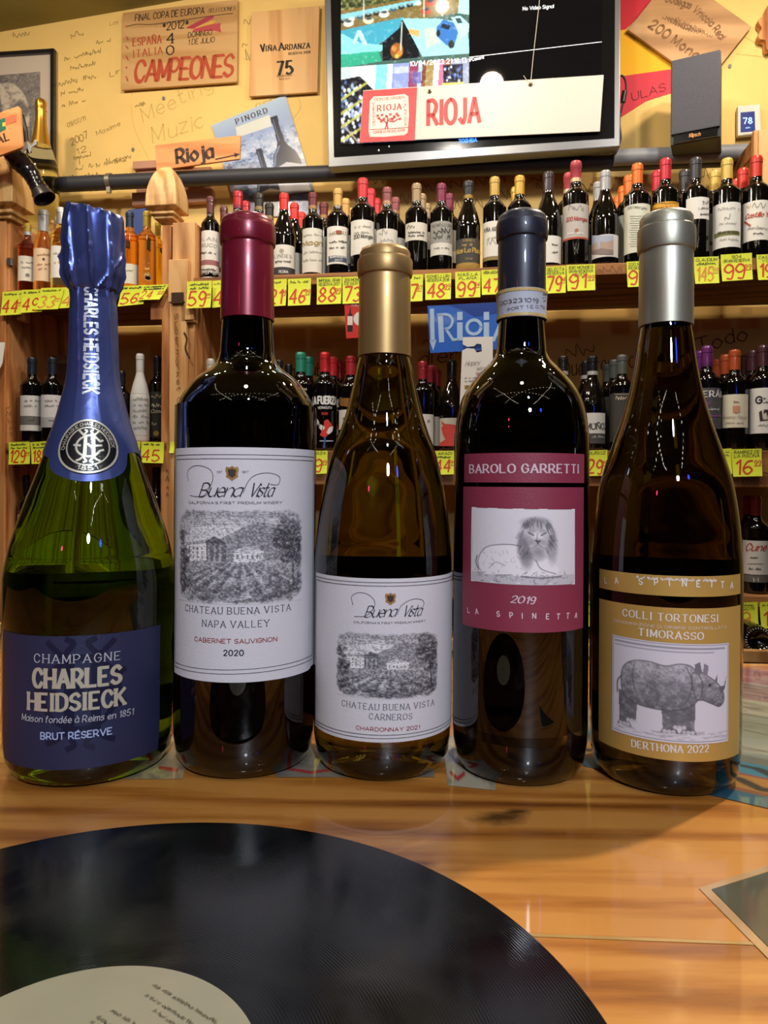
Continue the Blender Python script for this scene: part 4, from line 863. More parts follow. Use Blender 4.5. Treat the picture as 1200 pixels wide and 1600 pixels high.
def disc(S, c, r0, r1, off, n=72):
    mb = MB(); vs = []
    for i in range(n):
        a = 2*PI*i/n
        for r in (r0, r1): vs.append(S.pt(c[0]+r*math.sin(a), c[1]+r*math.cos(a), off))
    mb.add(vs, [(2*i, 2*i+1, (2*i+3) % (2*n), (2*i+2) % (2*n)) for i in range(n)]); return mb
rm = 45*h1.k*0.88; c = np.array([cu, cz])
vsd = MB()
for q in range(12):
    d_ = disc(S, c, rm*q/12+1e-5, rm*(q+1)/12, 0.0018); vsd.add(d_.v, d_.f)
med = vsd.build('medallion', mat('black_medallion', '0B0C12', 0.3, coat=0.4), foil)
g = disc(S, c, rm*0.95, rm*1.02, 0.0021); q = disc(S, c, rm*0.68, rm*0.73, 0.0021); g.add(q.v, q.f)
arc_text(g, 'CHAMPAGNE CHARLES HEIDSIECK', S, c, rm*0.78, -100, 92, rm*0.12, 2.0, 0.0021); arc_text(g, '1851', S, c, rm*0.90, 200, 160, rm*0.15, 2.4, 0.0021, flip=True)
def mono(g, S, c, r, w, off):
    L = lambda P: line(g, S, [(c[0]+x*r, c[1]+y*r) for x, y in P], w, off=off, px=False, smooth=True, maxseg=0.001)
    for s_ in (1,):
        L([(.55, .40), (.30, .62), (-.10, .62), (-.50, .35), (-.62, -.05), (-.45, -.42), (-.05, -.62), (.35, -.55), (.62, -.28)]); L([(.55, .40), (.66, .30), (.80, .36)]); L([(.62, -.28), (.80, -.22)])
    for x0, d in ((-.18, -1), (.26, 1)):
        L([(x0, .62), (x0, .0), (x0, -.62)]); L([(x0+.07, .62), (x0+.07, .0), (x0+.07, -.62)]); L([(x0, .60), (x0+.22*d, .80), (x0+.34*d, .92)]); L([(x0, -.60), (x0+.18*d, -.80), (x0+.34*d, -.88)]); L([(x0+.05*d, .7), (x0-.1*d, .9), (x0+.02*d, .98)]); L([(x0, -.7), (x0-.12*d, -.9), (x0, -.98)])
    L([(-.18, .05), (.0, .12), (.1, .0), (.26, .05)]); L([(-.75, .05), (-.4, .02)]); L([(.3, .02), (.72, .05)])
mono(g, S, c, rm*0.62, rm*0.075, 0.0021)
g.build('lettering', INK('C9C4B4', 0.35, 0.5), med)
M_navy = mat('navy_label_paper', '272B4A', 0.5, 0.15, bump=0.2, bscale=900, var=0.05)
S = h1.surf(1080); uL, uR = h1.arc(S, 5, 1080), h1.arc(S, 249, 1080)
l1, zb, zt = h1.label(S, uL, uR, 992, 1175, M_navy)
sh = h1.arc
g = MB(); mono(g, S, ((S.uv(122, 1080))[0], S.uv(122, 1084)[1]), 0.029, 0.0028, 0.0005); g.build('embossed_monogram', INK('151833', 0.35), l1)
g = MB(); text(g, 'CHAMPAGNE', S, (55, 1034), (187, 1030), 13, 1.5, 'roman', off=0.0007, gap=3.5)
text(g, 'Maison fondée à Reims en 1851', S, (36, 1124), (207, 1116), 10, 1.6, 'hand', off=0.0007); g.build('lettering', INK('A7A6AE', 0.5), l1)
g = MB(); text(g, 'CHARLES', S, (54, 1072), (187, 1066), 27, 2.35, 'slab', off=0.0007, gap=2.0, maxseg=0.003); text(g, 'HEIDSIECK', S, (46, 1107), (194, 1099), 25, 2.2, 'slab', off=0.0007, gap=2.0, maxseg=0.003); g.build('lettering', INK('B9AF9C', 0.4, 0.2), l1)
g = MB(); text(g, 'BRUT RÉSERVE', S, (65, 1154), (174, 1146), 10, 2.3, 'sans', off=0.0007); g.build('lettering', INK('9DAAD0', 0.5), l1)
MB().patch(S, [(PI*S.R0-0.070+i*0.0070, 0.012, S.uv(140, 930)[1]) for i in range(21)], 4, 0.0002).build('back_label', mat('navy_label_and_dark_base', '10121E', 0.8), h1.root)  # navy back label, carried lower so the glass looks dark towards the base
print('heroes', [(round(h.x, 3), round(h.y, 3), round(h.R, 4)) for h in (h1, h2, h3, h4, h5)])
# ------------------------------------------------------------------ bottles on the shelves
PB = [(0.0, 0.008), (0.85, 0.0), (0.97, 0.010), (1.0, 0.03), (1.0, 0.62), (0.985, 0.655), (0.90, 0.69), (0.72, 0.72), (0.52, 0.745), (0.42, 0.775), (0.385, 0.82), (0.37, 0.90), (0.365, 0.965)]
PG = [(0.0, 0.008), (0.85, 0.0), (0.97, 0.010), (1.0, 0.03), (1.0, 0.47), (0.96, 0.53), (0.86, 0.59), (0.70, 0.66), (0.53, 0.72), (0.42, 0.77), (0.365, 0.82), (0.345, 0.90), (0.34, 0.965)]
G_dark = mat('dark_bottle_glass', '0A0807', 0.06, spec=0.8, coat=0.3)
G_amber = {k: glass(k+'_wine_glass', c, 1.0, ior=1.3) for k, c in dict(tawny='C26A3A', pale='F4E6A0', peach='F2C9A0', orange='F2A03C', caramel='D89A52', golden='F0B428', clear='E9E6C4').items()}; G_amber['clear'] = glass('clear_wine_glass', 'E2DFB4', 1.0, ior=1.10)
CAPM = lambda c, me=0.15, r=0.35: mat('foil_capsule', c, r, me, coat=0.25)
IK = {}
def shelf_bottle(px, yt, zs, sh='B', cap='7A2A2C', ring=None, gl=None, labs=(), txt=(), label='', rear=(), group=None, d=-0.052, R=None, face=0.0, capfrac=0.80, seal=None, emb=None, name='wine_bottle', wrap=False):
    if group is None: group = {ZS1: 'wine bottles on the top shelf', ZS2: 'wine bottles on the second shelf', ZS3: 'wine bottles on the lowest shelf', ZL1: 'dessert wines on the top of the side bay', ZL2: 'bottles on the second tier of the side bay'}.get(zs, 'wine bottles on the shelves')
    s, zt = fpx(px, yt, d); zs0, zs = zs, zs+0.0008; base = fw(s, d, zs); H = zt-zs; R = R or (0.0375 if sh == 'B' else 0.0405)*min(1.1, H/0.30)
    prof = [(r*R, z*H) for r, z in (PB if sh == 'B' else PG)]
    root = empty(name, base, 0.0, label, 'bottle', group)
    wprof = [(r, z+zs) for r, z in prof]; S = Lathe(base[0], base[1], wprof); S.R0 = R
    zc = zs+H*capfrac; body = [p for p in wprof if p[1] < zc]+[(S.r(zc), zc)]
    Q = catmull([(r, z) for r, z in body[3:]], 2); body = body[:3]+[(float(q[0]), float(q[1])) for q in Q]
    S = Lathe(base[0], base[1], body+[p for p in wprof if p[1] > zc]); S.R0 = R
    MB().lathe(body, 28, base[0], base[1], cap0=False).build('glass_body', gl or G_dark, root, smooth=50)
    rc = S.r(zc)+0.0006
    MB().lathe([(rc, zc), (rc, zs+0.93*H), (rc+0.0012, zs+0.935*H), (rc+0.0012, zs+0.975*H), (rc-0.0002, zs+0.98*H), (rc-0.0006, zs+0.992*H), (rc*0.85, zs+H), (0.0005, zs+H)], 24, base[0], base[1], cap0=False, cap1=False).build('capsule', CAPM(cap) if isinstance(cap, str) else cap, root, smooth=35)
    if ring: MB().lathe([(rc+0.0004, zc), (rc+0.0004, zc+0.012)], 24, base[0], base[1], cap0=False, cap1=False).build('capsule_band', CAPM(ring, 0.3), root, smooth=35)
    cx = px; LB = []; fc = -math.atan2(base[0], base[1])+face
    for (y0, y1, c, *ex) in labs:
        za, zb = S.uv(cx, y0)[1], S.uv(cx, y1)[1]; hw = ex[0] if ex else 1.25; n = 14
        cols = [((fc-hw+2*hw*i/n)*R, min(za, zb), max(za, zb)) for i in range(n+1)]
        LB.append(MB().patch(S, cols, 3, 0.0004+0.0002*len(LB)).build('label', mat('label_paper', c, 0.65), root, smooth=60))
    bycol = {}
    for t in txt:
        st, x0, x1, y, h, c = t[:6]; style = t[6] if len(t) > 6 else 'serif'; w = t[7] if len(t) > 7 else 1.8
        g = bycol.setdefault(c, MB())
        if st == '~': scribble(g, S, (x0, y), (x1, y), h, w*0.5, off=0.0012)
        elif st == '-': line(g, S, [(x0, y), ((x0+x1)/2, y), (x1, y)], h, off=0.0012, maxseg=0.004)
        elif st == 'o':
            u, v = S.uv((x0+x1)/2, y); r = h*S.scale(x0, y); g.add([S.pt(u+r*math.cos(a*PI/6), v+r*math.sin(a*PI/6), 0.0012) for a in range(12)], [tuple(range(12))])
        elif st == 'P':                                              # filled shape, laid on the round label in narrow columns
            xs = [p[0] for p in x0]; m_ = 12; vs = []
            for i in range(m_+1):
                X_ = min(xs)+(max(xs)-min(xs))*min(max(i/m_, 0.002), 0.998); ys = []
                for (ax, ay), (bx_, by_) in zip(x0, x0[1:]+x0[:1]):
                    if (ax-X_)*(bx_-X_) < 0: ys.append(ay+(by_-ay)*(X_-ax)/(bx_-ax))
                lo_, hi_ = (min(ys), max(ys)) if ys else (x0[0][1], x0[0][1])
                PZ = 0.0013+0.0001*len(bycol); vs += [S.pt(*S.uv(X_, lo_), PZ), S.pt(*S.uv(X_, hi_), PZ)]
            g.add(vs, [(2*i, 2*i+1, 2*i+3, 2*i+2) for i in range(m_)])
        else: text(g, st, S, (x0, y), (x1, y), h, w, style, off=0.0012)
    for c, g in bycol.items():
        if g.v: o = g.build('lettering', INK(c), LB[0] if LB else root)
    prev = 0.0
    ORD = ('just', 'two places', 'three places', 'four places')
    for k, rx in enumerate(rear):
        dd = d-0.088*(k+1); s2 = fpx(rx, yt, dd)[0]
        c = copy_tree(root); c.location = [float(q) for q in fw(s2, dd, zs)]; c.rotation_euler.z = 0.0
        c['label'] = f"bottle {ORD[k]} behind the {label}"
        for ch in c.children:
            for cc in list(ch.children): bpy.data.objects.remove(cc)
    return root, S
ink = '4A4640'
SB = shelf_bottle
SB(329, 308, ZS1, R=0.031, cap='5A2A30', labs=[(360, 434, 'E4E1DA'), (406, 414, '9E6468')], txt=[('GLAN', 314, 338, 378, 5, '8A8680'), ('ORUCO', 314, 338, 388, 5, '8A8680'), ('~', 315, 338, 398, 3, ink), ('~', 315, 338, 424, 3, ink)], label='maroon-capped bottle, white label crossed by a dusty rose band', rear=(350, 368))
SB(372, 300, ZS1, cap='B3202E', ring='7A2A40', labs=[(362, 430, 'DAD6CC')], label='crimson-capped bottle half hidden behind the burgundy capsule', rear=(384,))
SB(405, 303, ZS1, cap='26221E', ring='8A7A4A', labs=[(362, 425, 'C9C2AE')], label='bottle with black and gold cap right of the burgundy capsule', rear=(421,))
SB(444, 303, ZS1, 'G', cap='D8322E', labs=[(382, 417, 'E2E0D8'), (417, 432, '3A3A3E')], txt=[('o', 437, 443, 392, 3.5, 'A8A49A'), ('LINDES', 429, 455, 404, 5, '8A867C'), ('~', 430, 455, 411, 3, ink), ('PECINA', 436, 450, 427, 4, 'D0D0D0', 'sans', 2.2)], label='scarlet-capped sloping bottle, white label over a charcoal band', rear=(460, 471))
SB(489, 302, ZS1, cap='6A2A2E', ring='A07A4A', labs=[(356, 425, 'DEDCD2')], txt=[('Magno', 474, 506, 386, 7, 'A08A4A', 'black', 2.2), ('~', 474, 504, 371, 3, 'A9A59A'), ('~', 474, 504, 398, 3, 'A9A59A'), ('~', 474, 504, 410, 3, 'A9A59A')], label='brown-capped bottle with plain tall white label and gold word', rear=(506,))
SB(528, 296, ZS1, cap='C9A25A', labs=[(353, 412, 'E6E4DC'), (399, 409, '4A5670', 0.95)], txt=[('IMPERIAL', 514, 545, 370, 5, '8A7A4A'), ('P', [(525, 360), (533, 360), (533, 366), (525, 366)], 0, 0, 0, '9A4A3A'), ('~', 515, 542, 381, 3, ink), ('~', 515, 542, 390, 3, ink), ('GRAN RESERVA', 516, 541, 404, 3.2, 'E6E4DC', 'sans', 2.4), ('2017', 523, 535, 408, 2.8, 'E6E4DC', 'sans', 2.2)], label='gold-capped bottle, white label with slate blue ribbon at its foot', rear=(540, 548))
SB(567, 280, ZS1, cap='C8303A', labs=[(343, 397, 'E4E2DA')], txt=[('200 Monges', 553, 582, 374, 6, '5A5650', 'black', 1.8), ('~', 554, 580, 357, 3, 'A9A59A'), ('o', 565, 570, 389, 2.5, 'B0705A'), ('~', 554, 580, 366, 2.5, 'A9A59A')], label='tall red-capped bottle with white label and blackletter words', rear=(579, 588))
SB(605, 294, ZS1, cap='8A4A50', ring='B08A6A', labs=[(357, 392, 'D9D7D0')], txt=[('~', 592, 617, 368, 8, '8A8880'), ('~', 594, 615, 378, 4, 'B0AEA6')], label='dusty pink-capped bottle with pale sketched label above the gold capsule', rear=(618,))
SB(651, 288, ZS1, cap='A08A6A', labs=[(347, 375, 'DAD6CA')], txt=[('~', 636, 650, 358, 7, '5A5850'), ('~', 638, 663, 366, 3, ink), ('~', 638, 663, 371, 3, ink)], label='beige-capped bottle with short cream label', rear=(659, 667))
SB(690, 288, ZS1, cap='7A2A48', labs=[(345, 398, '9A9A96'), (379, 398, 'D9D7D0')], txt=[('REMELLURI', 676, 705, 356, 4, '5A5A58'), ('~', 677, 704, 367, 8, '3E3E3C', 'sans', 3), ('~', 677, 704, 374, 6, '4E4E4A', 'sans', 3), ('~', 678, 702, 390, 2.5, '8A8A84')], label='plum-capped bottle whose label carries a grey valley engraving', rear=(702,))
SB(732, 284, ZS1, 'G', cap='2A2A2E', ring='9A7A34', labs=[(372, 421, '42423F'), (410, 419, 'A88A3E')], txt=[('TORRES', 723, 741, 378, 3.5, 'B89A4E'), ('Mas La Plana', 714, 750, 398, 7, 'B89A4E', 'black', 2.2), ('~', 722, 742, 385, 4, 'B89A4E'), ('2018', 727, 738, 406, 3, 'B89A4E')], label='black burgundy-shaped bottle with charcoal and gold label')
SB(773, 278, ZS1, cap='C0A050', labs=[(345, 402, 'E2E0D8'), (400, 406, '8A7A4A')], txt=[('VIÑA ARDANZA', 757, 789, 364, 6, '4A4A46', 'serif', 2.0), ('~', 760, 786, 386, 10, '8E8E88'), ('~', 762, 784, 374, 3, 'A9A59A')], label='gold-capped bottle with white label showing a small grey tree, beside navy capsule')
SB(812, 276, ZS1, cap='CAA23C', labs=[(345, 402, 'E2E0D8')], label='golden-capped bottle hidden up to its shoulders by the navy capsule', rear=(806,))
SB(857, 270, ZS1, 'G', cap='3A3036', labs=[(368, 410, 'E4E4E0')], txt=[('~', 862, 872, 384, 3, ink), ('~', 862, 872, 396, 3, ink)], label='sloping bottle with dark mauve cap behind the navy capsule')
SB(900, 253, ZS1, cap='B84A56', ring='D8B890', labs=[(318, 373, 'BDB8B4'), (370, 373, 'B5503E'), ], txt=[('200 Monges', 885, 917, 347, 6, 'A84A44', 'black', 2.0), ('~', 888, 914, 330, 8, '8A8684'), ('o', 898, 904, 360, 3, 'B06A5A'), ('~', 887, 914, 367, 2.5, 'E4E0DC')], label='tall rose-capped bottle with grey label and red script', rear=(889,))
SB(946, 268, ZS1, 'G', cap='A6A8AA', labs=[(366, 401, 'D4D2D0')], txt=[('P', [(925, 368), (958, 368), (958, 398), (925, 396)], 0, 0, 0, 'A8B2C8'), ('P', [(925, 384), (936, 376), (945, 379), (958, 375), (958, 398), (925, 396)], 0, 0, 0, 'B09A8C'), ('P', [(925, 392), (940, 388), (958, 391), (958, 398), (925, 397)], 0, 0, 0, '8A7A76')], label='silver-capped sloping bottle with a painted mountain on its label', rear=(935,))
SB(996, 257, ZS1, cap='E0722A', labs=[(318, 394, 'D8DACB')], txt=[('200 Monges', 980, 1010, 328, 4, '5A5A50', 'italic', 1.8)]+[('-', 984+(i % 3), 1007-(i*7 % 5), 338+3.6*i, 0.9, 'A0A294') for i in range(14)], label='orange-capped bottle with tall cream label of fine text', rear=(983, 974, 966))
SB(1040, 249, ZS1, cap='C02A3C', labs=[(315, 372, 'E0A83A')], txt=[('Marques de Caceres', 1022, 1059, 330, 5, '8A5A1E', 'serif', 1.8), ('~', 1026, 1056, 339, 4, '6A4A1E'), ('-', 1022, 1059, 318, 1, '9A6A22')], label='crimson-capped bottle with mustard yellow label', rear=(1027,))
SB(1087, 248, ZS1, cap='3A3C42', labs=[(308, 342, 'E6E5E0', 0.95)], txt=[('~', 1098, 1110, 320, 7, '5A5A5A'), ('LaMejorada', 1092, 1113, 328, 3.4, '5A5A56'), ('~', 1094, 1110, 337, 2.5, ink)], label='black-capped bottle with short white label bearing a line drawing', rear=(1070,), face=0.25)
SB(1136, 249, ZS1, cap='D2B45A', labs=[(316, 386, 'E2E3DE'), (361, 368, '7E7E4A', 1.0)], txt=[('~', 1122, 1156, 330, 4, 'B0B0AA'), ('~', 1130, 1152, 344, 9, '70706C'), ('GRAN RESERVA', 1122, 1155, 367, 4, '2E3020', 'slab', 1.8), ('~', 1124, 1154, 352, 3, 'B0B0AA'), ('~', 1124, 1154, 377, 3, 'B0B0AA')], label='gold-capped bottle, white label with olive green banner', rear=(1117,))
SB(1182, 245, ZS1, cap='C8382C', labs=[(313, 375, 'E6E4DC')], txt=[('Castillo Ygay', 1165, 1206, 343, 7, 'B5452E', 'italic', 2.8), ('~', 1172, 1198, 327, 10, '8A8682'), ('~', 1166, 1178, 326, 5, 'C8B06A'), ('Gran Reserva', 1168, 1198, 360, 4.5, '4A4640', 'script', 2.0), ('~', 1176, 1194, 367, 3, ink), ('P', [(1164, 345), (1174, 352), (1172, 354), (1163, 348)], 0, 0, 0, 'B5452E')], label='bright red-capped bottle, white label with arched red script', rear=(1161, 1149))
SB(1224, 262, ZS1, cap='5A5A60', labs=[(318, 380, 'D0D0CC')], label='grey-capped bottle at the far end of the top shelf')
# second shelf
SB(329, 561, ZS2, R=0.032, cap='D2CCC0', labs=[(640, 690, 'C9C4B8')], label='white-capped bottle in the shade beside the tall post')
SB(436, 563, ZS2, R=0.032, cap='1C1B1E', label='black bottle left of the green-capped pair', rear=(451,))
SB(470, 551, ZS2, cap='2E8A72', txt=[('~', 462, 480, 610, 3, 'C8C8C8')], label='green-capped dark bottle at the shoulder of the white-labelled bottle', rear=(482,))
SB(508, 551, ZS2, cap='C4282C', txt=[('LA FUERZA', 489, 525, 632, 11, 'E4E4E4', 'sans', 3.6), ('VERMOUTH', 497, 518, 639, 3.5, 'C8C8C8', 'sans', 2.6), ('ROJO', 503, 512, 648, 3.5, 'C8382E', 'sans', 2.6),
   ('P', [(505, 658), (512, 655), (517, 662), (520, 668), (514, 672), (512, 680), (507, 684), (500, 680), (503, 672), (507, 666)], 0, 0, 0, 'D03A34'), ('P', [(496, 654), (500, 662), (508, 668), (504, 674), (498, 668), (496, 662)], 0, 0, 0, 'E4E4E4'), ('P', [(514, 668), (520, 666), (519, 674), (513, 679), (510, 676)], 0, 0, 0, 'E4E4E4'), ('P', [(506, 683), (509, 683), (508, 700), (505, 700)], 0, 0, 0, '3A5AA8'), ('-', 500, 520, 689, 1.4, 'B8C8D8')],
   label='red-capped black bottle printed with white words and a red rooster', rear=(519, 531))
SB(548, 557, ZS2, cap='A82832', labs=[(640, 671, 'DAD6D2')], txt=[('~', 532, 556, 628, 6, 'A8782E'), ('P', [(532, 622), (545, 622), (545, 636), (532, 634)], 0, 0, 0, '8A5A22'), ('~', 535, 550, 656, 4, ink)], label='red-capped bottle with gold print above a white label')
SB(661, 565, ZS2, cap='A02A34', labs=[(647, 694, 'D6D4CE')], txt=[('o', 667, 672, 658, 2.5, '8A8A84')], label='red-capped bottle right of the gold capsule with white label', rear=(674, 683))
SB(706, 563, ZS2, 'G', cap='141416', labs=[(653, 696, 'C4BEB2')], txt=[('P', [(690, 668), (697, 662), (712, 664), (716, 676), (708, 688), (700, 690), (693, 682)], 0, 0, 0, 'C8463E'), ('P', [(688, 692), (697, 686), (712, 688), (716, 697), (688, 697)], 0, 0, 0, 'C8463E'), ('P', [(692, 668), (690, 658), (698, 664)], 0, 0, 0, 'C8463E'), ('~', 698, 708, 672, 3, '7A1E1A'), ('~', 699, 708, 682, 3, '7A1E1A')], label='black sloping bottle, pale label painted with a red devilish face')
SB(880, 557, ZS2, cap='1E1A18', ring='C8C0B0', label='black-capped bottle at the right shoulder of the maroon-labelled bottle')
SB(926, 557, ZS2, 'G', cap='1A1A1C', ring='C8C8C4', labs=[(645, 677, 'D8D8D4'), (677, 693, '4A4A4C')], txt=[('MUÑOZ', 916, 946, 671, 9, '3A3A3A', 'sans', 1.9), ('~', 925, 944, 684, 3, 'A8A8A8'), ('-', 927, 932, 662, 1.2, '8A8A8A')], label='black bottle with half white, half grey label and large capitals', rear=(916,))
SB(972, 555, ZS2, cap='5A5E5A', labs=[(614, 690, '3E3C38')], txt=[('~', 962, 980, 625, 5, 'C8C0A8'), ('-', 961, 982, 616, 1, 'A8A080')], label='grey-capped bottle with dark label printed lengthwise', rear=(960, 949))
g = MB(); r_, S_ = bpy.data.objects['wine_bottle'], None
SB(1105, 541, ZS2, cap='6A2A6E', ring='5A2A5E', labs=[(606, 670, '4E4B52')], txt=[('BERÁN', 1090, 1127, 621, 9, 'D8D6DA', 'serif', 2.6), ('~', 1100, 1112, 632, 6, '9A4AA0'), ('~', 1104, 1124, 641, 3, 'C8C6CA'), ('-', 1104, 1126, 650, 2, '8A4A90'), ('~', 1106, 1118, 656, 3, 'D8D6DA')], label='purple-capped bottle with slate label and violet flourish', rear=(1093,))
SB(1148, 547, ZS2, cap='B8522A', labs=[(616, 668, 'DCD6C0')], txt=[('P', [(1145, 634), (1156, 634), (1156, 644), (1150, 646), (1145, 644)], 0, 0, 0, 'C89072'), ('~', 1146, 1156, 630, 3, '9A6A50'), ('Ramirez Piscina', 1130, 1166, 655, 5, '9A8A80', 'script', 1.8), ('~', 1134, 1162, 662, 2.5, 'B8B0A0')], label='burnt orange-capped bottle with square cream label', rear=(1134, 1122))
SB(1192, 540, ZS2, cap='4E2A30', labs=[(606, 677, 'DEDCD8')], txt=[('G', 1181, 1190, 630, 10, '1E1E22', 'sans', 3.0), ('~', 1192, 1204, 624, 3, '5A5A5A'), ('~', 1192, 1204, 630, 3, '5A5A5A'), ('P', [(1186, 644), (1192, 640), (1204, 640), (1204, 656), (1187, 658)], 0, 0, 0, '3A2A28'), ('P', [(1192, 648), (1198, 644), (1200, 655), (1193, 656)], 0, 0, 0, 'C8C0B8'), ('~', 1184, 1204, 666, 3, '9A9A96')], label='maroon-capped bottle, white label with a big letter and dark picture', rear=(1176, 1164))
# lowest shelf
SB(1181, 775, ZS3, cap='8A2A28', labs=[(845, 898, 'D6D2CA'), (899, 910, '6A6660')], txt=[('Cune', 1165, 1196, 860, 11, 'B8382A', 'script', 2.6), ('~', 1172, 1190, 872, 3, ink), ('-', 1168, 1192, 881, 0.8, '5A5A56'), ('~', 1170, 1190, 890, 3, ink), ('H', 1178, 1185, 909, 6, 'D6D2CA')], label='red-capped bottle on the lowest shelf with red script label', rear=(1170,))
SB(1222, 780, ZS3, cap='1A1A1E', labs=[(865, 905, 'C8CCD0')], label='dark bottle at the cut-off end of the lowest shelf')
SB(41, 742, ZL3, R=0.028, cap='1A1818', labs=[(800, 850, 'BFB09A'), (798, 804, '5A2E28')], label='bottle on the low side tier behind the champagne shoulder', d=-0.06)
SB(244, 730, ZL3, R=0.03, cap='15151A', label='dark bottle low beside the tall post, behind green glass')
# side bay, top
SB(43, 350, ZL1, cap='C0A040', ring='B8BCC0', gl=G_amber['tawny'], R=0.0325, labs=[(400, 439, 'DCD8C8', 1.1)], txt=[('~', 33, 52, 412, 3, '8A867A'), ('~', 34, 51, 420, 3, '8A867A'), ('o', 40, 46, 430, 3, '7A7A70')], label='small tawny dessert bottle with gold top and white neck ring', capfrac=0.83)
SB(68, 329, ZL1, 'G', cap='A9ACB2', gl=G_amber['peach'], R=0.034, labs=[(388, 439, 'E2C4A0', 1.15)], txt=[('~', 58, 78, 400, 3, 'A07A5A'), ('o', 66, 70, 405, 2, '3A3A30'), ('~', 58, 78, 415, 3, 'A07A5A'), ('~', 60, 76, 422, 3, 'A07A5A')], label='silver-topped bottle with peach-coloured label', capfrac=0.74)
SB(95, 325, ZL1, cap='D8DAD8', gl=G_amber['pale'], R=0.034, labs=[(384, 434, 'E4E2DA', 1.1)], txt=[('~', 84, 100, 398, 4, '9A9A90'), ('~', 84, 100, 412, 3, 'B8A070')], label='pale yellow dessert wine with white cap beside the blue foil', rear=(92,))
SB(203, 332, ZL1, cap='22344E', gl=G_amber['orange'], R=0.034, labs=[(412, 443, 'DAD6C4', 1.0)], txt=[('~', 194, 208, 424, 3, '9A967E')], label='amber dessert wine with navy cap right of the blue foil')
SB(230, 331, ZL1, cap='C8A93A', gl=G_amber['caramel'], R=0.032, txt=[('o', 225, 237, 432, 7, 'A87A3E'), ('~', 226, 236, 432, 6, 'D8A860', 'sans', 3), ('~', 227, 235, 422, 4, 'D8A860', 'sans', 3)], label='caramel-coloured bottle with gold cap and raised round emblem')
SB(247, 347, ZL1, cap='CBB040', gl=G_amber['golden'], R=0.024, label='bright golden bottle squeezed against the shelf side', d=-0.12)
# side bay, second tier
for px, lb in ((50, 'navy-capped bottle with white and grey banded label, nearest the left post'), (82, 'navy-capped bottle with white label, touching the champagne shoulder')):
    SB(px, 559, ZL2, cap='1E2636', labs=[(618, 673, 'D2D2D2'), (650, 664, '6A6866')] if px == 50 else [(617, 668, 'D2D2D6'), (652, 668, 'A8A8AE')], txt=[('~', px-12, px+12, 628, 3, '8A8A8A'), ('~', px-12, px+12, 636, 3, '8A8A8A'), ('~', px-6, px+6, 659, 6, '3A3A3A')], label=lb)
SB(190, 580, ZL2, cap='15151A', R=0.03, label='slim black bottle half hidden by the champagne neck')
wr, S_ = SB(219, 553, ZL2, 'G', R=0.033, d=-0.045, cap=mat('white_tissue', 'C9C9C6', 0.8, bump=0.6, bscale=60), gl=mat('white_tissue', 'C9C9C6', 0.8, bump=0.6, bscale=60), labs=[(614, 680, 'C2C4C6', 1.0)], txt=[('~', 208, 232, 626+9*i, 4, '8E9094') for i in range(6)], label='bottle wrapped in crumpled white tissue paper')
SB(246, 557, ZL2, cap='17161A', R=0.031, d=-0.10, labs=[(612, 684, '22211E', 1.0)], txt=[('~', 236, 254, 622, 7, '8A8060', 'sans', 3), ('~', 236, 254, 636, 5, 'B8B4A0'), ('Casa', 236, 254, 645, 5, 'C8C4B0', 'italic', 2.2), ('~', 237, 250, 664, 4, '9A967E'), ('o', 240, 248, 677, 4, '8A7A2E')], label='dark bottle with black label and faded gilt print')
cb = fthing('cardboard_box', 'brown cardboard box deep in the side bay behind two white-labelled bottles', 'box', Sp(84, -0.3), -0.33, ZL2)
s0, z1 = fpx(80, 556, -0.25); s1, _ = fpx(112, 556, -0.25); MB().fbox(s0, s1, -0.40, -0.25, ZL2+0.001, z1).build('carton', mat('cardboard', '8A6A48', 0.8, var=0.1), cb); MB().fbox(s0+0.004, s1-0.004, -0.251, -0.2485, ZL2+0.02, z1-0.03).build('panel', mat('cardboard_dark', '5E4630', 0.8), cb)
bc = MB().prism([FP(-0.42).uv(*p) for p in ((204, 331), (231, 328), (231, 392), (204, 392))], FP(-0.42).pt, 0.02).build('blue_card_box', mat('blue_card', '2E4A8C', 0.5)); props(bc, 'blue card box leaning behind the amber dessert bottles', 'box')
# lengthwise print of the grey-capped bottle
P_ = FP(-0.012); g = MB(); 
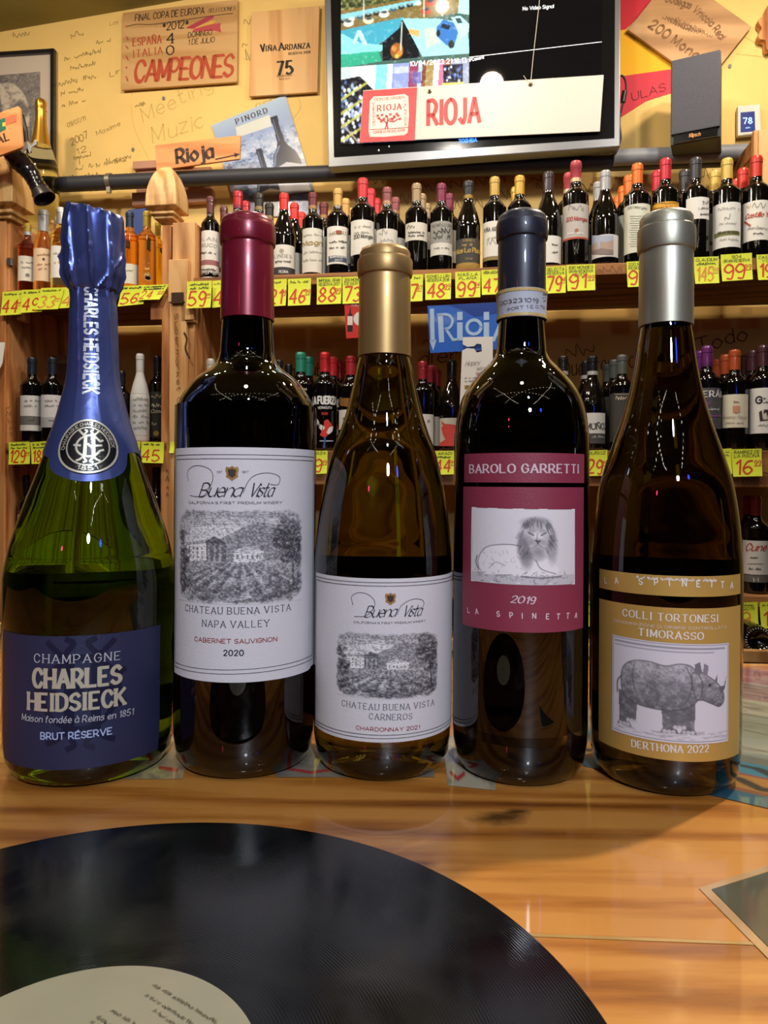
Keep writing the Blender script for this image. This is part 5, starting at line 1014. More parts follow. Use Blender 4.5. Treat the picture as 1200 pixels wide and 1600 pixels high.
# lying bottles in the crate
for i, (px, r, lb) in enumerate(((1181, 0.039, 'dark bottle lying in the orange crate, foot towards us'), (1236, 0.039, 'second lying bottle at the cut-off edge of the crate'))):
    s, z = fpx(px, 1010, 0.10); root = fthing('wine_bottle', lb, 'bottle', s, 0.12, Zc-0.012, group='bottles lying in the low crate'); c = fw(s, 0, 0)
    prof = [(0.0, 0.016), (r*0.6, 0.010), (r*0.82, 0.0), (r*0.95, 0.004), (r, 0.014), (r, 0.19), (r*0.7, 0.225), (r*0.4, 0.25), (r*0.36, 0.30), (0.0, 0.301)]
    n = 32; vs = []
    for rr, l in prof:
        for k in range(n): a = 2*PI*k/n; vs.append(fw(s+rr*math.sin(a), 0.12-l, Zc-0.011+r+rr*math.cos(a)))
    MB().add(vs, [(j*n+k, j*n+(k+1) % n, (j+1)*n+(k+1) % n, (j+1)*n+k) for j in range(len(prof)-1) for k in range(n)]).build('glass_body', G_dark, root, smooth=40)
    g = MB()
    for k in range(28): a = 2*PI*k/28; g.tube([fw(s+r*0.80*math.sin(a), 0.1205, Zc-0.012+r+r*0.80*math.cos(a)), fw(s+r*0.93*math.sin(a), 0.1195, Zc-0.012+r+r*0.93*math.cos(a))], 0.0014, 5)
    g.build('foot_knurling', mat('pale_glass_ridge', 'A8ACA0', 0.2), root, kind='stuff')
    vs = []
    for l in (0.03, 0.15):
        for k in range(13): a = -1.3+2.6*k/12; vs.append(fw(s+(r+0.0004)*math.sin(a), 0.12-l, Zc-0.012+r+(r+0.0004)*math.cos(a)))
    MB().add(vs, [(k, k+1, 14+k, 13+k) for k in range(12)]).build('label', mat('label_paper', 'D8D8D0', 0.65), root)

# ------------------------------------------------------------------ price notes
M_note = mat('yellow_note_paper', 'DEE83E', 0.65)
R_NUM = 'C8371E'
def note(quad, price, top=(), desc='', d=0.006, cents=None, faded=False, zs=None):
    P_ = FP(d); q = [P_.uv(*p) for p in quad]; c = sum(q)/4
    root = empty('price_note', fw(c[0], d, min(p[1] for p in q)), -WA, desc, 'price tag', 'yellow handwritten price notes')
    vs = []; n = 6
    for j in range(n+1):
        t = j/n; l = q[0]*(1-t)+q[3]*t; r = q[1]*(1-t)+q[2]*t
        for i in (0, .25, .5, .75, 1): p = l*(1-i)+r*i; vs.append(P_.pt(p[0], p[1], 0.010*t*t))
    n1 = len(vs); vs += [v-np.array([FN[0], FN[1], 0])*0.0006 for v in vs]
    F = [(j*5+i, (j+1)*5+i, (j+1)*5+i+1, j*5+i+1) for j in range(n) for i in range(4)]; F += [tuple(k+n1 for k in f[::-1]) for f in F]
    ed = [0, 5, 10, 15, 20, 25, 30, 31, 32, 33, 34, 29, 24, 19, 14, 9, 4, 3, 2, 1]; F += [(ed[k], ed[(k+1) % 20], ed[(k+1) % 20]+n1, ed[k]+n1) for k in range(20)]
    s = MB().add(vs, F).build('paper', M_note, root)
    class Q:                                                        # pixel-like unit square on the curled note
        def uv(self, a, b): return np.array([a, b])
        def pt(self, a, b, off):
            l = q[0]*(1-b)+q[3]*b; r = q[1]*(1-b)+q[2]*b; p = l*(1-a)+r*a; return P_.pt(p[0], p[1], 0.010*b*b+off)
        def scale(self, a, b): return 1
    W_, H_ = np.linalg.norm(q[1]-q[0]), np.linalg.norm(q[3]-q[0]); asp = H_/W_
    class V(Q):                                                     # metric version: u along, v up, in units of the note's width
        def pt(self, a, b, off): return Q.pt(self, a, 1-b/asp, off)
    S = V(); red = MB(); blk = MB()
    x1 = 0.74 if cents else 0.92
    text(red, price, S, (0.06, 0.10*asp), (x1, 0.10*asp), 0.52*asp, 1.55, 'hand', off=0.0006, uv=True, jit=0.5, sx=1.0)
    if cents: text(red, cents, S, (0.74, 0.42*asp), (0.96, 0.42*asp), 0.16*asp, 1.8, 'hand', off=0.0006, uv=True); line(red, S, [(0.74, 0.37*asp), (0.96, 0.38*asp)], 0.02, off=0.0006, px=False)
    for i, t in enumerate(top):
        y = asp*(0.84-0.14*i)
        if t == '~': scribble(blk, S, (0.1, y), (0.9, y), 0.08*asp, 0.022, off=0.0006, uv=True)
        else: text(blk, t, S, (0.08, y), (0.92, y), 0.105*asp, 1.7, 'hand', off=0.0006, uv=True, jit=0.4, sx=1.3, center=True)
    if red.v: red.build('price_lettering', INK('D98A3A' if faded else R_NUM, 0.6), root)
    if blk.v: blk.build('name_lettering', INK('8A9A3A' if faded == 2 else '2A2A1E', 0.6), root)
def nq(x0, x1, yt, h=43, sl=-1.5): return [(x0, yt), (x1, yt+sl), (x1-0.5, yt+h+sl), (x0+1, yt+h)]
note(nq(292, 331, 440), '59', ('~', '~'), 'yellow price note 59 under the bottle with the rose band', cents='=', d=0.028)
note(nq(332, 350, 439), '4', ('~',), 'narrow yellow note showing a 4 beside the burgundy capsule')
note(nq(418, 448, 437), '21', ('~',), 'yellow note ending in a 1 right of the burgundy capsule', cents='99')
note(nq(428, 486, 436)[:0] or nq(450, 486, 436), '46', ('~',), 'yellow price note 46 below the scarlet-capped sloping bottle', cents='99')
note(nq(495, 534, 434), '88', ('IMPERIAL GRAN', 'RESERVA 2017'), 'yellow price note 88 below the slate blue ribbon label', cents='99')
note(nq(535, 572, 433), '73', ('200 MONGES', 'RESERVA'), 'yellow price note 73 left of the gold capsule', cents='99')
note(nq(625, 661, 430), '37', ('~',), 'yellow note partly behind the gold capsule', cents='97')
note(nq(664, 705, 428, 42), '48', ('REMELLURI', 'RESERVA 2018'), 'yellow price note 48 below the valley engraving label', cents='99')
note(nq(711, 751, 425, 42), '99', ('MAS LA', 'PLANA'), 'yellow price note 99 below the black and gold bottle', cents='94', faded=False)
note(nq(752, 790, 422, 40), '47', ('VIÑA ARDANZA',), 'yellow price note 47 at the left of the navy capsule', cents='99')
note(nq(852, 884, 417), '79', ('SELECTA', 'RESERVA'), 'yellow note showing the end of a price right of the navy capsule', cents='94')
note(nq(885, 930, 414, 42), '91', ('890 MONGES', 'GRAN RESERVA', '2005'), 'yellow price note 91 between navy and silver capsules', cents='99')
note(nq(979, 1012, 409, 41), '91', ('200 MON', 'RESERVA'), 'yellow note reading 91 touching the left of the silver capsule')
note(nq(1084, 1123, 402, 43), '145', ('CLAUDIUM', '~'), 'yellow price note ending in 45 right of the silver capsule', faded=True, cents='99')
note(nq(1126, 1175, 398, 43, -3), '99', ('904', 'GRAN RESERVA'), 'yellow price note 99 under the olive banner label', cents='99')
note(nq(1182, 1222, 398, 41), '190', ('CASTILLO', 'YGAY'), 'yellow note cut by the frame under the arched red script')
note([(4, 456), (37, 454), (37, 492), (3, 494)], '44', ('~',), 'yellow price note 44 at the outer end of the side bay', cents='=')
note([(34, 453), (70, 452), (68, 488), (34, 490)], '49', ('~',), 'yellow price note 49 under the small tawny bottle', cents='99', d=0.012)
note([(64, 450), (100, 449), (93, 484), (58, 485)], '33', ('~',), 'slanting yellow price note 33 under the peach label', cents='=', d=0.016, faded=True)
note([(100, 449), (122, 448), (122, 481), (94, 483)], '4', (), 'yellow note slipping behind the blue foil neck', d=0.010, faded=True)
note([(190, 447), (228, 445), (226, 476), (186, 480)], '56', ('~',), 'yellow price note 56 right of the blue foil neck', cents='=', d=0.010)
note([(222, 446), (264, 444), (251, 469), (217, 470)], '24', ('~', '~'), 'crumpled slanting yellow price note 24 beside the post', cents='99', d=0.014)
note([(13, 691), (46, 690), (49, 725), (16, 726)], '129', ('~', '~'), 'yellow price note 129 under the banded navy-capped bottle', cents='=')
note([(47, 691), (80, 689), (82, 724), (52, 725)], '185', ('~', '~'), 'yellow price note 185 beside the champagne shoulder', cents='=', d=0.010)
note([(196, 690), (219, 690), (219, 722), (200, 722)], '60', ('~',), 'yellow note behind the champagne shoulder on the second tier')
note([(221, 690), (256, 691), (257, 724), (221, 723)], '45', ('~',), 'brighter yellow price note 45 under the tissue-wrapped bottle', d=0.010)
note([(266, 690), (273, 690), (273, 708), (266, 708)], '', (), 'sliver of yellow note against the post', d=0.02)
note(nq(478, 512, 705, 36, -1), '19', ('FUERZA',), 'yellow price note under the rooster bottle', cents='99', d=0.022)
note(nq(677, 713, 705, 37, -1), '44', ('AKADI', '~'), 'yellow price note 44 under the red devilish face', cents='99', d=0.022)
note(nq(915, 949, 704, 40, -1), '29', ('MUÑOZ',), 'yellow price note 29 under the half white label', cents='99', d=0.022)
note(nq(1118, 1143, 702, 40), '8', ('~', '~'), 'narrow yellow note peeping out beside note 16', d=0.022)
note(nq(1143, 1190, 702, 43, -1), '16', ('RAMIREZ DE', 'LA PISCINA'), 'yellow price note 16 under the square cream label', cents='99', d=0.028)
note(nq(1156, 1184, 942, 38), '9', ('~', '2019'), 'dull yellow note on the lowest shelf edge', d=0.016, faded=True)
note(nq(1187, 1228, 941, 40), '12', ('~',), 'yellow note with a red 12 on the lowest shelf', d=0.02)
note(nq(478, 506, 902, 40), '15', ('~',), 'yellow note seen in the slit beside the engraved labels', d=0.016)
note(nq(915, 945, 940, 38), '17', ('~',), 'yellow note on the lowest shelf behind the gold labels', d=0.016)
# ------------------------------------------------------------------ things on the wall
def board(name, label, cat, quad, d, th, m, edge=None, **k):
    P_ = FP(d); root = None
    c = sum(np.array(P_.uv(*p)) for p in quad)/len(quad); z = min(P_.uv(*p)[1] for p in quad)
    root = empty(name, fw(c[0], d, z), -WA, label, cat, **k)
    b = MB().prism([P_.uv(*p) for p in quad], P_.pt, th).build('panel', m, root, bevel=0.0012)
    return root, b, FP(d+th)
W_ply = wood('plywood', 'C9A06A', 'A47A46', 'BB9058', 'X', 6, 10, 0.6); W_ply2 = wood('pale_pine_lid', 'DDB078', 'C08F58', 'D0A068', 'Z', 7, 14, 0.55); W_or = wood('orange_pine_sign', 'E09A5C', 'C07A40', 'D48C50', 'X', 9, 12, 0.55)
rt, b, P_ = board('wooden_sign', 'plywood board hand lettered in red and black with a football score', 'sign', [(194, 23), (373, 2), (372, 130), (192, 143)], -0.49, 0.012, W_ply)
g = MB()
text(g, 'FINAL COPA DE EUROPA', P_, (211, 33), (319, 21), 10, 1.4, 'hand', jit=0.5, off=0.0008); text(g, 'SELECCIONES', P_, (325, 20), (367, 16), 6, 1.4, 'italic', off=0.0008)
line(g, P_, [(200, 41), (215, 38), (240, 38), (290, 31), (330, 25), (364, 21)], 0.9, smooth=True, off=0.0008)
text(g, '*2012*', P_, (254, 48), (294, 43), 12, 1.6, 'hand', off=0.0008); text(g, 'DOMINGO', P_, (294, 59), (331, 54), 8, 1.4, 'hand', off=0.0008); text(g, '1 DE JULIO', P_, (294, 70), (335, 66), 8, 1.4, 'hand', off=0.0008)
text(g, '4', P_, (261, 68), (272, 67), 15, 1.8, 'roman', off=0.0008); text(g, '0', P_, (261, 86), (271, 85), 14, 1.8, 'roman', off=0.0008)
g.build('lettering', INK('221C18', 0.7), b)
g = MB(); text(g, 'ESPAÑA', P_, (208, 72), (252, 67), 12, 1.7, 'serif', off=0.0008); text(g, 'ITALIA', P_, (208, 90), (254, 84), 11, 1.5, 'serif', off=0.0008)
text(g, 'CAMPEONES', P_, (210, 129), (362, 119), 33, 1.7, 'hand', off=0.0008, gap=1.6); text(g, 'CAMPEONES', P_, (212, 127), (364, 118), 31, 0.8, 'hand', off=0.0009, gap=1.6, jit=0.5)
for y in range(6): scribble(g, P_, (196, 40+16*y), (200, 48+16*y), 3, 1.0, off=0.0008)
g.build('red_lettering', INK('B04A2C', 0.7), b)
for pts, c in ([(290, 44), (322, 27), (334, 25), (334, 28), (302, 45)], 'A83A4A'), ([(304, 45), (330, 38), (345, 36), (344, 43), (346, 51), (336, 48), (300, 50)], 'B84A50'), ([(300, 46), (330, 33), (338, 33), (330, 39)], 'D8A24A'):
    MB().prism([P_.uv(*p) for p in pts], P_.pt, 0.0008).build('painted_flag', INK(c, 0.7), b)
rt, b, P_ = board('wooden_sign', 'pale wooden box lid with a printed winery name and the number 75', 'sign', [(395, 22), (500, 12), (497, 146), (391, 153)], -0.49, 0.012, W_ply2)
g = MB(); text(g, 'V', P_, (408, 81), (414, 80), 11, 2.6, 'serif', off=0.0008); text(g, 'IÑA', P_, (415, 80), (432, 79), 8, 2.4, 'serif', off=0.0008); text(g, 'A', P_, (436, 79), (444, 78), 11, 2.4, 'serif', off=0.0008); text(g, 'RDANZA', P_, (446, 78), (484, 75), 8, 2.4, 'serif', off=0.0008)
text(g, 'RESERVA 2008', P_, (451, 86), (485, 83), 3.6, 2.0, 'slab', off=0.0008); text(g, '75', P_, (433, 117), (457, 115), 20, 2.6, 'serif', off=0.0008)
text(g, 'ANIVERSARIO', P_, (432, 121), (457, 119), 3, 1.5, 'sans', off=0.0008); text(g, '1942 2017', P_, (436, 125), (453, 124), 2.5, 1.5, 'sans', off=0.0008)
g.build('lettering', INK('1E1C1A', 0.6), b)
# poster with two bottles
rt, b, P_ = board('poster', 'glossy blue poster of two wine bottles hung aslant behind the pipe', 'poster', [(331, 196), (446, 148), (502, 336), (372, 340)], -0.495, 0.001, mat('poster_paper', '8FA8D0', 0.35))
def poster():
    w, h = 120, 165; cv = Cv(w, h, '94A9D2'); n = vnoise(w, h, 9, 6, 41, 4); n2 = vnoise(w, h, 3, 2.5, 42, 2)
    cv.blend(np.clip((cv.Y-38)/20, 0, 1)*np.clip((n-.42)*4, 0, 1)*.75, 'C9D4E8'); cv.blend(np.clip((cv.Y-30)/20, 0, 1)*np.clip((.45-n)*5, 0, 1)*.7, '3E5486'); cv.blend((cv.Y > 40)*np.clip((n2-.6)*4, 0, 1)*.6, 'E8EEF6')
    cv.blend(np.clip(1-cv.Y/30, 0, 1)*.5, 'C4DDE4')
    cv.poly([(0, 120), (w, 112), (w, 165), (0, 165)], '2E3A52', .45)
    cv.poly([(34, 18), (88, 18), (86, 34), (32, 34)], 'D8DCD0', .85)
    def btl(cx, top, sc, lab):
        P = [(-6, 0), (6, 0), (6.5, 8), (5.5, 10), (6, 40), (10, 50), (20, 62), (24, 76), (25, 130), (-25, 130), (-24, 76), (-20, 62), (-10, 50), (-6, 40), (-5.5, 10), (-6.5, 8)]
        cv.poly([(cx+x*sc, top+y*sc) for x, y in P], '23283A', .97); cv.line([(cx-22*sc, top+78*sc), (cx-16*sc, top+62*sc), (cx-5*sc, top+48*sc)], 2.0, '8AA0CC', .8)
        cv.line([(cx-2, top+4), (cx-2, top+40*sc)], 1.6, '6E7CA6', .8)
        cv.poly([(cx-25*sc, top+84*sc), (cx, top+76*sc), (cx+25*sc, top+84*sc), (cx+25*sc, top+128*sc), (cx-25*sc, top+128*sc)], lab, .95)
    btl(58, 60, .8, '8A7A62'); btl(93, 22, .86, 'C2C6D4')
    return cv
picture(poster(), P_, [(331, 196), (446, 148), (502, 336), (372, 340)], 'poster_print', attr_mat('glossy_print', 0.25, coat=0.4), b, off=0.0004)
g = MB(); text(g, 'PINORD', P_, (370, 194), (418, 176), 8, 2.4, 'serif', off=0.0008, gap=6); g.build('lettering', INK('3E2E36', 0.5), b)
# pipe along the wall
pd = -0.40
pp = empty('wall_pipe', fw(Sp(600), pd, Zp(600, 275, pd)-0.04), -WA, 'dark grey pipe running along the yellow wall above the top shelf', 'pipe')
def wpt(px, py, d): s, z = fpx(px, py, d); return fw(s, d, z)
M_pipe = mat('dark_grey_pipe', '33363E', 0.5, bump=0.2, bscale=90, var=0.1); M_pipe2 = mat('light_grey_duct', '7F848C', 0.45, var=0.08)
MB().tube([wpt(60, 290, pd), wpt(300, 279, pd), wpt(600, 268, pd), wpt(900, 256, pd), wpt(1260, 243, pd)], 0.030, 20).build('pipe', M_pipe, pp, smooth=50)
MB().tube([wpt(958, 247, pd+0.02), wpt(1240, 236, pd+0.02)], 0.030, 20).build('pipe_sleeve', M_pipe2, pp, smooth=50)
for px, py in ((172, 284),):
    c = wpt(px, py, pd); MB().tube([c-FU*0.009, c+FU*0.009], 0.0325, 20).build('clamp', mat('zinc_clamp', '9A968A', 0.4, 0.8), pp, smooth=50)
    MB().fbox(np.dot(c-FO, FU)-0.006, np.dot(c-FO, FU)+0.010, pd+0.005, pd+0.02, c[2]-0.05, c[2]-0.028).build('clamp_tab', mat('zinc_clamp', '9A968A', 0.4, 0.8), pp)
MB().fbox(Sp(610, WALL_D), Sp(612, WALL_D)+0.02, WALL_D, pd, Zp(610, 262, pd), Zp(610, 262, pd)+0.01).build('pipe_bracket', M_pipe, pp)
# dusty pink trim behind the finial
M_pink = mat('dusty_pink_trim', 'B98A72', 0.7, var=0.08, bump=0.2)
tr = fthing('wall_trim_frame', 'dusty pink wooden frame fixed behind the pipe near the finial', 'frame', Sp(270, -0.48), -0.48, Zp(270, 330, -0.48))
for y0, y1, x0, x1, t in ((250, 262, 207, 300, 0.03), (300, 320, 207, 332, 0.035), (262, 300, 210, 326, 0.012)): MB().fbox(Sp(x0, -0.48), Sp(x1, -0.48), WALL_D, WALL_D+t, Zp(270, y1, -0.48), Zp(270, y0, -0.48)).build('frame_rail', M_pink, tr, bevel=0.002)
# arrow sign
rt, b, P_ = board('wooden_sign', 'small orange wooden sign with blackletter word and an arrow', 'sign', [(244, 229), (377, 213), (376, 250), (246, 268)], -0.355, 0.010, W_or)
g = MB(); text(g, 'Rioja', P_, (277, 255), (333, 246), 21, 2.2, 'black', off=0.0008, gap=3.4)
line(g, P_, [(337, 249), (370, 242)], 2.0, off=0.0008); g.prism([P_.uv(*p) for p in ((366, 239), (375, 241), (367, 246))], P_.pt, 0.0008); g.build('lettering', INK('3A2218', 0.6), b)
# framed etching
rt, b, P_ = board('framed_picture', 'black framed etching of a stone church archway with pale mat', 'picture', [(-40, 88), (89, 80), (89, 262), (-40, 275)], -0.49, 0.006, mat('pale_mat_board', 'C9BCAE', 0.4, coat=0.5))
for q in ([(-40, 88), (89, 80), (89, 86), (-40, 94)], [(83, 80), (89, 80), (89, 262), (83, 262)], [(-40, 269), (89, 256), (89, 262), (-40, 275)]):
    F_ = FP(-0.49); MB().prism([F_.uv(*p) for p in q], F_.pt, 0.022).build('frame_rail', mat('black_frame', '16151A', 0.35, coat=0.3), rt, bevel=0.002)
def etch():
    w, h = 100, 110; cv = Cv(w, h, 'A9A095'); n = vnoise(w, h, 6, 6, 61, 3); f = vnoise(w, h, 2, 2, 62, 1)
    cv.rect(0, 0, w, h, '6E6A6A', .8); cv.ell(45, 70, 38, 58, 'C6BBAA', .95); cv.poly([(30, 110), (34, 60), (38, 30), (42, 60), (44, 110)], '5A5658', .7); cv.poly([(12, 110), (14, 78), (20, 60), (27, 78), (28, 110)], '8A8280', .6)
    cv.poly([(52, 110), (52, 68), (58, 58), (66, 68), (66, 110)], '4E4A50', .7); cv.ell(66, 58, 16, 14, '3E3A44', .6, 4); cv.poly([(60, 110), (60, 84), (88, 84), (88, 110)], '4A464C', .6)
    for i in range(6): cv.line([(62+5*i, 84), (62+5*i, 108)], 1.2, 'C6BBAA', .7)
    for i in range(5): cv.line([(36, 46+8*i), (50, 44+8*i)], 1.0, '6A6460', .6)
    cv.blend(np.clip((n-.5)*4, 0, 1)*.35, '2E2C34'); cv.blend(np.clip((f-.55)*4, 0, 1)*.3, 'D8CEC0'); return cv
picture(etch(), P_, [(-38, 121), (63, 112), (63, 222), (-38, 232)], 'etching', PRINT, b, off=0.0006)
# sign at the left edge
rt, b, P_ = board('wooden_sign', 'tilted orange wooden sign with a green patch, cut off at the left edge', 'sign', [(-45, 196), (31, 168), (34, 171), (38, 230), (36, 233), (-45, 262)], 0.12, 0.010, W_or)
MB().prism([P_.uv(*p) for p in ((-10, 190), (8, 184), (9, 202), (-10, 212))], P_.pt, 0.0008).build('green_emblem', INK('1E6E56', 0.6), b)
MB().prism([P_.uv(*p) for p in ((8, 184), (26, 178), (26, 190), (9, 196))], P_.pt, 0.0008).build('red_emblem', INK('D06A48', 0.6), b)
MB().prism([P_.uv(*p) for p in ((4, 192), (9, 191), (9, 197), (4, 198))], P_.pt, 0.0011).build('yellow_emblem', INK('E0C040', 0.6), b)
g = MB(); text(g, 'REAL', P_, (-22, 232), (15, 218), 12, 2.6, 'serif', off=0.0009); g.build('lettering', INK('4A2A1A', 0.6), b)
MB().fbox(Sp(-12), Sp(0), 0.100, 0.118, Zp(0, 300, 0.12), Zp(0, 215, 0.12)).build('stake', W_side, rt)
# black leather boot-shaped flask and its ribbon
d = 0.05; pts = [((2, 214), 9), ((14, 232), 13), ((28, 250), 15), ((40, 262), 14), ((50, 274), 13), ((56, 286), 12), ((62, 296), 13), ((66, 304), 15)]
bt = empty('leather_boot', wpt(40, 300, d), -WA, 'shiny black leather boot hanging upside down by the post finial', 'boot')
C_ = catmull([np.array([*p, r]) for p, r in pts], 5); k_ = 2.5/FPX
MB().tube([wpt(p[0], p[1], d) for p in C_], [p[2]*k_*(1+0.05*math.sin(i*1.9)) for i, p in enumerate(C_)], 18).build('shaft', mat('black_leather', '17151A', 0.22, coat=0.4, bump=1.0, bscale=55), bt, smooth=50)
C2 = [((60, 296), 11), ((66, 304), 15), ((70, 311), 17)]; MB().tube([wpt(*p, d+0.004) for p, r in C2], [r*k_ for p, r in C2], 18, caps=False).build('cuff', mat('black_leather_cuff', '2A282C', 0.35), bt, smooth=50)
MB().tube([wpt(p[0], p[1], d-0.01) for p in ((34, 180), (40, 205), (42, 225), (46, 238))], 0.008, 8).build('strap', mat('black_leather_strap', '1A191C', 0.4), bt, smooth=50)
MB().prism([FP(d+0.03).uv(*p) for p in ((36, 224), (44, 221), (50, 228), (56, 218), (58, 226), (50, 231), (47, 240), (44, 232), (34, 239), (38, 229))], FP(d+0.03).pt, 0.003).build('ribbon', mat('grey_white_ribbon', 'B5BAB4', 0.4), bt)
# large clear bottle with gold foil
d = -0.30; s, zt = fpx(64, 156, d); z0 = Zp(66, 352, d); c = fw(s, d, 0); k_ = np.linalg.norm(c[:2])/FPX*0.93
cz = lambda py: Zp(64, py, d)
sup = fthing('wooden_box', 'pine box in the side bay that carries the large gold-topped bottle', 'box', s, d, ZL1); 
MB().fbox(Sp(8)+0.012, s+0.085, d-0.06, d+0.05, ZL1+0.001, z0-0.002).build('box_body', W_side, sup, bevel=0.002); MB().fbox(Sp(8)+0.010, s+0.088, d-0.063, d+0.053, z0-0.014, z0-0.001).build('box_lid', W_post, sup, bevel=0.002)
big = empty('sparkling_wine_bottle', (c[0], c[1], z0), 0, 'large clear bottle with gold foil neck standing before the framed etching', 'bottle')
P0 = [(0, z0+0.006), (22*k_, z0), (26*k_, z0+0.01)]+[(hw*k_, cz(py)) for py, hw in ((300, 27), (275, 26.5), (262, 25), (248, 21.5), (236, 17.5), (228, 14.5))]
MB().lathe(P0, 48, c[0], c[1], cap0=False).build('glass_body', G_amber['clear'], big, smooth=50)
MB().lathe([(14.8*k_, cz(229)), (12.0*k_, cz(216)), (9.6*k_, cz(202)), (8.2*k_, cz(190)), (7.6*k_, cz(176)), (8.6*k_, cz(173)), (7.4*k_, cz(170)), (8.2*k_, cz(165)), (7.4*k_, cz(158)), (5*k_, cz(155.5)), (0.001, cz(155))], 40, c[0], c[1], fn=lambda a, z: 0.0008*math.sin(a*9+z*300)*(1 if z > cz(178) else 0.15), cap0=False, cap1=False).build('gold_foil', mat('gold_bottle_foil', 'C99A3E', 0.3, 0.85), big, smooth=40)
gs = FP(d+0.045); u, v = gs.uv(53, 222); MB().prism([(u+0.010*math.cos(a*PI/8), v+0.013*math.sin(a*PI/8)) for a in range(16)], lambda a_, b_, o: gs.pt(a_, b_, o-0.01), 0.002).build('medallion', mat('pearl_seal', 'DAD6C8', 0.4), big)
MB().patch(Lathe(c[0], c[1], P0).ref(26*k_), [(-0.03+0.006*i, cz(325), cz(290)) for i in range(11)], 3, 0.0005).build('label', mat('cream_label', 'D8C9A0', 0.6), big)

# ------------------------------------------------------------------ television with hanging sign
d = -0.30
tvq = [(506, -40), (970, -75), (969, 229), (513, 262)]
F_ = FP(d); c_ = sum(F_.uv(*p) for p in tvq)/4
tv = empty('television', fw(c_[0], d, min(F_.uv(*p)[1] for p in tvq)), -WA, 'wall television with silver rim showing security camera pictures', 'television')
MB().prism([F_.uv(*p) for p in tvq], lambda u, v, o: F_.pt(u, v, o-0.055), 0.055).build('casing', mat('tv_silver', '7E8186', 0.38, 0.7), tv, bevel=0.004)
MB().prism([F_.uv(*p) for p in ((560, -30), (930, -50), (930, 205), (560, 232))], lambda u, v, o: F_.pt(u, v, o-0.15), 0.10).build('back_housing', mat('tv_black', '121214', 0.5), tv)
inn = [(516, -40), (961, -75), (960, 216), (522, 246)]
MB().prism([F_.uv(*p) for p in inn], F_.pt, 0.0012).build('bezel', mat('piano_black', '0E0F12', 0.12, coat=0.5), tv)
MB().prism([F_.uv(*p) for p in ((533, -40), (941, -68), (939, 205), (533, 228))], lambda u, v, o: F_.pt(u, v, o+0.0012), 0.0006).build('screen', mat('dark_screen', '0B0C10', 0.03), tv)
def feed():
    w, h = 200, 112; cv = Cv(w, h, '3E5A5A'); n = vnoise(w, h, 5, 4, 71, 3); n2 = vnoise(w, h, 16, 5, 72, 2)
    cv.rect(0, 0, w, 32, '3E4A34'); cv.blend((cv.Y < 34)*np.clip((n-.45)*4, 0, 1)*.8, '8A8A52'); cv.blend((cv.Y < 34)*np.clip((.45-n)*5, 0, 1)*.7, '1E2A24')
    cv.poly([(0, 26), (120, 14), (200, 4), (200, 40), (0, 60)], '7E6A3E', .8); cv.poly([(0, 32), (125, 17), (125, 25), (0, 40)], '7AC4DC', .95)
    g = np.random.default_rng(8)
    for i in range(10):
        x, y = 4+i*13, 42-i*2.1; cv.ell(x, y, 5, 3.5, ['1E222A', 'D8E0E8', '2E5A7A', '22262E'][i % 4], .9); cv.ell(x, y-2, 3, 1.6, '9AC4D8', .8)
    for x, y, c in ((68, 36, 'E8F0F4'), (12, 46, 'E8F0F4'), (44, 44, 'E0D8C0'), (133, 36, 'B8423A'), (140, 24, 'B8423A'), (135, 14, '6A4A8A')): cv.ell(x, y, 8, 5, c, .95); cv.ell(x, y-3, 5, 2.2, '2A3A48', .9)
    cv.poly([(0, 56), (100, 42), (92, 66), (50, 84), (0, 84)], '3E9ABE', .95); cv.poly([(0, 60), (30, 76), (66, 82), (110, 70), (60, 92), (0, 100)], '7AD4E8', .98); cv.poly([(0, 92), (60, 90), (64, 106), (0, 112)], '2E9A84', .95)
    cv.poly([(18, 76), (26, 58), (32, 58), (42, 80), (36, 80), (28, 66), (22, 78)], 'A8E8F4', .95); cv.poly([(66, 78), (92, 58), (96, 46), (116, 72), (124, 104), (66, 106)], '14161C', .96)
    cv.poly([(96, 44), (150, 48), (196, 58), (200, 104), (128, 104)], '8AD0E4', .95); cv.poly([(106, 60), (124, 64), (122, 74), (108, 68)], 'C89A5A', .9); cv.poly([(130, 62), (146, 60), (154, 84), (134, 92)], 'A8B8B0', .8)
    cv.ell(88, 92, 10, 12, '8A5A2E', .95); cv.ell(84, 88, 4, 4, 'D87A3A', .9); cv.ell(92, 96, 4, 4, 'D87A3A', .9); cv.ell(88, 100, 3, 3, 'C8C05A', .9)
    cv.poly([(150, 60), (160, 50), (176, 56), (184, 66), (178, 86), (166, 90), (150, 74)], '3468B4', .98); cv.poly([(158, 56), (172, 60), (168, 66), (156, 62)], '1E2A3A', .95); cv.ell(172, 88, 5, 6, '20242A', .95); cv.ell(152, 70, 3, 5, '20242A', .95)
    cv.poly([(172, 48), (186, 46), (200, 60), (198, 72), (186, 82), (180, 64)], '9ADCF0', .98); cv.poly([(178, 50), (186, 50), (190, 58), (182, 58)], '2A3A48', .9); cv.poly([(186, 2), (200, 2), (200, 46), (182, 42)], '9AE0F2', .95)
    for x in (36, 130, 158): cv.line([(x, 0), (x, 44)], 2, 'D8E8EC', .8)
    cv.line([(96, 50), (94, 92)], 2, 'D8E8EC', .8); cv.ell(158, 30, 9, 10, 'FFFFFF', 1, 5); cv.ell(158, 30, 20, 16, 'E8F4FF', .35, 14)  # white spot with halo: a lamp's reflection on the screen, painted in
    cv.blend(np.clip((n-.6)*4, 0, 1)*.25, 'E8F8FF'); return cv
